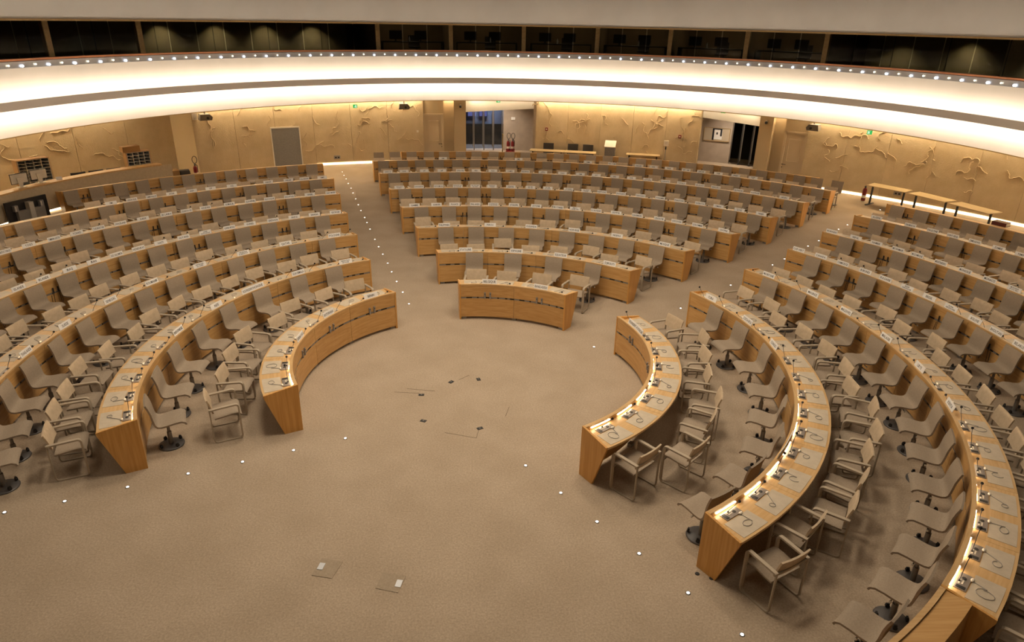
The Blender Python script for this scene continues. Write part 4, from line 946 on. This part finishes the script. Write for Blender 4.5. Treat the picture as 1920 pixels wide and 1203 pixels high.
bp_ = tag(put('barrier_post', MB().lathe([(0.001, 0), (0.16, 0), (0.15, 0.02), (0.03, 0.05), (0.022, 0.07), (0.022, 0.92), (0.04, 0.93), (0.03, 0.99), (0.001, 1.0)], mat('brass', (0.45, 0.30, 0.10), 0.35, 0.7), 12).mesh('barrier_post'), None, P(23.2, 3.55)), 'slim brass barrier post at the edge of the left lobby', 'barrier post')
# ---- tables along the back wall
def table(p, rz, L, label, grp, depth=0.55):
    o = thing('folding_table', label, 'table', p, rz, grp)
    put('tabletop', MB().box(-L/2, L/2, -depth/2, depth/2, 0.715, 0.74, TABLET).mesh('tabletop'), o)
    lg = MB().box(-0.03, 0.03, -0.02, 0.02, 0.03, 0.715, DARKM).box(-0.03, 0.03, -depth/2+0.03, depth/2-0.03, 0, 0.03, DARKM).mesh('leg_frame')
    for x in (-L/2+0.13, L/2-0.13): put('leg_frame', lg, o, (x, 0, 0))
    return o
def table_between(p0, p1, label, grp, depth=0.55):
    p0 = Vector((*p0, 0)); p1 = Vector((*p1, 0)); d = p1-p0; c = (p0+p1)/2
    return table(c, math.atan2(d.y, d.x), d.length, label, grp, depth)
table_between((2.55, 20.35), (4.05, 20.00), 'pale folding table by the back wall, left of the joined pair', 'tables by the back wall')
table_between((4.07, 19.995), (5.42, 19.68), 'pale folding table by the back wall, right of the joined pair', 'tables by the back wall')
table_between((6.75, 19.55), (8.15, 19.15), 'pale folding table between the lectern and the wall phone', 'tables by the back wall', 0.5)
for i, ((x0, y0), (x1, y1)) in enumerate((((14.66, 13.70), (15.44, 12.54)), ((15.52, 12.36), (16.02, 11.08)), ((16.06, 10.90), (16.50, 9.55)))):
    table_between((x0, y0), (x1, y1), '%s of three pale tables standing along the right wall' % ['leftmost', 'middle', 'rightmost'][i], 'tables along the right wall', 0.62)
for a, lb in ((9.4, 'leftmost'), (12.42, 'middle'), (14.27, 'rightmost')):
    office_chair(P(20.68, a), -rad(a), 'black upholstered chair behind the back wall tables, %s of three' % lb, 'chairs behind the back tables')
# ---- lectern, wall phone, books
lec = thing('lectern', 'grey lectern with a pale sloping top at the back wall', 'lectern', P(20.25, 17.15), -rad(17.15))
put('pedestal', MB().box(-0.22, 0.22, -0.10, 0.14, 0.03, 1.08, GREYP).box(-0.26, 0.26, -0.16, 0.18, 0, 0.03, GREYP).mesh('pedestal'), lec)
put('reading_top', MB().box(-0.24, 0.24, -0.20, 0.22, 0, 0.03, CREAM, Matrix.Translation((0, 0, 1.16)) @ Matrix.Rotation(rad(32), 4, 'X')).mesh('reading_top'), lec)
ph = thing('wall_phone', 'pale phone box on a thin post before the back wall', 'phone stand', P(20.6, 23.75), -rad(23.75))
put('phone_box', MB().box(-0.10, 0.10, -0.07, 0.06, 1.20, 1.42, CREAM).box(-0.06, 0.06, -0.075, -0.07, 1.26, 1.38, PIGW).mesh('phone_box'), ph)
put('post', MB().cyl((0, 0, 0), (0, 0, 1.2), 0.018, 0.018, GREYM, 8).cyl((0, 0, 0), (0, 0, 0.02), 0.15, 0.15, GREYM, 14).box(-0.03, 0.03, -0.05, 0.0, 1.05, 1.16, DARKM).mesh('post'), ph)
bk = thing('book_stack', 'dark red bound book lying on the last desk row of the right block', 'book', P(17.62, 62.5, HW), -rad(62.5))
put('cover', MB().box(-0.20, 0.20, -0.14, 0.14, 0.0, 0.012, mat('dark_red_cover', (0.10, 0.015, 0.012), 0.6)).box(-0.20, 0.20, -0.14, 0.14, 0.10, 0.112, mat('red_brown_cover', (0.14, 0.06, 0.03), 0.6)).box(-0.20, 0.20, -0.14, -0.128, 0.0, 0.112, mat('dark_red_spine', (0.10, 0.015, 0.012), 0.6)).mesh('cover'), bk)
put('pages', MB().box(-0.19, 0.195, -0.128, 0.13, 0.012, 0.10, CREAM).mesh('pages'), bk)
# ================================================================== FITTINGS ON THE WALL
def on_wall(name, a, z, mesh, label, cat, r=RW, grp=None):
    return tag(put(name, mesh, None, P(r, a, z), -rad(a)), label, cat, grp)
gp = thing('acoustic_board', 'tall grey felt board in a pale frame on the back wall', 'board', P(RW-0.012, -22.2, 0.0), rad(22.2))
put('felt_panel', MB().box(-0.56, 0.56, -0.05, -0.02, 0.12, 1.70, GREYP).mesh('felt_panel'), gp)
put('board_frame', MB().box(-0.60, -0.56, -0.06, -0.01, 0.08, 1.74, CREAM).box(0.56, 0.60, -0.06, -0.01, 0.08, 1.74, CREAM).box(-0.60, 0.60, -0.06, -0.01, 1.70, 1.76, CREAM).box(-0.60, 0.60, -0.06, -0.01, 0.06, 0.12, CREAM).mesh('board_frame'), gp)
ol_me = MB().box(-0.14, 0.14, -0.015, -0.001, -0.08, 0.08, GREYM).box(-0.09, -0.02, -0.02, -0.015, -0.04, 0.02, BLACK).box(0.03, 0.10, -0.02, -0.015, -0.04, 0.02, BLACK).mesh('outlet_plate')
on_wall('outlet_plate', -16.55, 0.37, ol_me, 'dark twin socket plate low on the wall by the left aisle', 'outlet')
on_wall('outlet_plate', 49.0, 0.37, ol_me, 'dark twin socket plate under the right wall tables', 'outlet')
on_wall('light_switch', -6.75, 1.41, MB().box(-0.045, 0.045, -0.02, -0.001, -0.045, 0.045, CREAM).mesh('light_switch'), 'small white light switch beside the left cream door', 'switch')
al = MB().box(-0.06, 0.06, -0.05, -0.001, -0.07, 0.07, RED).box(-0.028, 0.028, -0.054, -0.05, -0.025, 0.03, CREAM).mesh('fire_alarm')
on_wall('fire_alarm', 9.06, 1.58, al, 'red fire alarm call point right of the left lobby', 'fire alarm')
on_wall('fire_alarm', 25.1, 1.57, al, 'red fire alarm call point left of the right lobby', 'fire alarm')
ex = [MB().box(-0.10, 0.10, -0.04, -0.0, -0.10, 0.08, GREEN).mesh('exit_sign')]
def exit_sign(a, z, r, label, side):
    o = put('exit_sign', MB().box(-0.11, 0.11, -0.03, 0.03, -0.09, 0.09, GREEN).mesh('exit_sign'), None, P(r, a, z), -rad(a)); o.scale = (0.8, 0.8, 0.8); tag(o, label, 'exit sign', 'green exit signs')
    b = MB(); y = -0.032   # running figure and arrow
    b.ball((0.01, y, 0.052), 0.014, EXITW, 6, 4, (1, 0.2, 1)); b.prism([(-0.012, 0.03), (0.018, 0.035), (0.012, -0.02), (0.035, -0.065), (0.018, -0.068), (-0.004, -0.025), (-0.035, -0.06), (-0.05, -0.045), (-0.018, -0.01)], 'y', y-0.002, y+0.002, EXITW)
    put('running_figure', b.mesh('running_figure'), o)
    put('door_mark', MB().box(0.05*side-0.018, 0.05*side+0.018, -0.034, -0.03, -0.07, 0.06, EXITW).mesh('door_mark'), o)
    put('hanger', MB().box(-0.01, 0.01, -0.01, 0.01, 0.09, 0.45, GREYM).mesh('hanger'), o)
    return o
exit_sign(-14.04, 2.53, 20.8, 'green exit sign hanging above the left part of the back wall', 1)
exit_sign(45.2, 2.45, 20.8, 'green exit sign hanging above the right wall', -1)
exit_sign(3.1, 2.76, 20.9, 'green exit sign peeking out above the left lobby', 1)
exit_sign(29.7, 2.74, 20.9, 'green exit sign peeking out above the right lobby', -1)
PG = mat('projector_grey', (0.20, 0.175, 0.145), 0.6)
def projector(a, z, r, label, s):
    o = thing('projector', label, 'projector', P(r, a, z), -rad(a), 'hanging projectors')
    put('housing', MB().prism([(-0.24*s, -0.13), (0.20*s, -0.13), (0.24*s, -0.02), (0.14*s, 0.10), (-0.20*s, 0.10)], 'y', -0.22, 0.20, PG).mesh('housing'), o)
    put('lens', MB().cyl((0.05*s, -0.25, -0.04), (0.05*s, -0.22, -0.04), 0.05, 0.05, DARKM, 10).mesh('lens'), o)
    put('hanger', MB().cyl((0, 0, 0.10), (0, 0, 0.60), 0.03, 0.03, GREYM, 8).mesh('hanger'), o)
projector(-30.7, 2.36, 20.6, 'grey projector hanging in front of the far left corner', 1)
projector(-8.3, 2.55, 20.6, 'grey projector hanging left of the left cream door', 1)
projector(39.75, 2.47, 20.6, 'grey projector hanging right of the right cream door', -1)
for a, z, lb in ((-1.5, 2.50, 'left'), (34.6, 2.44, 'right')):
    o = tag(put('camera_dome', MB().ball((0, -0.14, 0), 0.06, DARKM, 8, 6).box(-0.03, 0.03, -0.14, 0.0, 0.03, 0.07, CREAM).mesh('camera_dome'), None, P(20.9, a, z), -rad(a)), 'small dark security camera on the %s column' % lb, 'camera', 'security cameras')
tag(put('wall_speaker', MB().box(-0.09, 0.09, -0.10, 0, -0.13, 0.13, CREAM).box(-0.06, 0.06, -0.105, -0.1, -0.1, 0.1, PIGW).mesh('wall_speaker'), None, P(RW-0.02, -31.6, 2.34), rad(31.6)), 'small pale loudspeaker box at the top of the left wall corner', 'speaker')
# framed print on the lobby wall (right) and notice in the left lobby
g1 = P(24.5, 2*AX-3.55); j1 = P(RW+0.1, 2*AX-7.72); dd = (j1-g1); dd.z = 0
nw = Vector((-dd.y, dd.x, 0)).normalized()
ang = math.atan2(dd.y, dd.x)
for side in (-1, 1):
    mir = lambda a: a if side < 0 else 2*AX-a
    g_, j_ = P(24.5, mir(3.55)), P(24.55, mir(8.3)); u = (j_-g_).normalized()
    nr = Vector((-u.y, u.x, 0)); to = P(23, mir(0))-g_
    if nr.dot(to) < 0: nr = -nr
    ang = math.atan2(nr.x, -nr.y)
    if side > 0:
        c = g_.lerp(j_, 0.34)+nr*0.02
        o = thing('framed_print', 'framed black and white abstract print on the right lobby wall', 'picture', (c.x, c.y, 1.27), ang)
        put('mount', MB().box(-0.58, 0.58, -0.02, 0.0, -0.26, 0.30, mat('cream_mount', (0.50, 0.42, 0.31), 0.7)).mesh('mount'), o)
        put('print_sheet', MB().box(-0.20, 0.25, -0.026, -0.02, -0.20, 0.29, WHITEP).mesh('print_sheet'), o)
        put('ink_shape', MB().box(-0.20, -0.12, -0.030, -0.026, -0.24, 0.29, INK).box(0.16, 0.24, -0.030, -0.026, -0.05, 0.29, INK).box(-0.20, 0.24, -0.030, -0.026, 0.24, 0.29, INK).box(-0.02, 0.05, -0.030, -0.026, 0.02, 0.12, INK).mesh('ink_shape'), o)
        put('picture_frame', MB().box(-0.60, 0.60, -0.03, 0.0, -0.29, -0.26, TANWOOD).box(-0.60, 0.60, -0.03, 0.0, 0.30, 0.32, TANWOOD).box(-0.60, -0.58, -0.03, 0, -0.29, 0.32, TANWOOD).box(0.58, 0.60, -0.03, 0, -0.29, 0.32, TANWOOD).mesh('picture_frame'), o)
    else:
        c = g_.lerp(j_, 0.24)+nr*0.02
        tag(put('wall_notice', MB().box(-0.10, 0.10, -0.015, 0, -0.07, 0.07, WHITEP).mesh('wall_notice'), None, (c.x, c.y, 1.55), ang), 'small white notice on the left lobby wall', 'notice')
for o in bpy.data.objects:
    if '_m' in o: del o['_m']
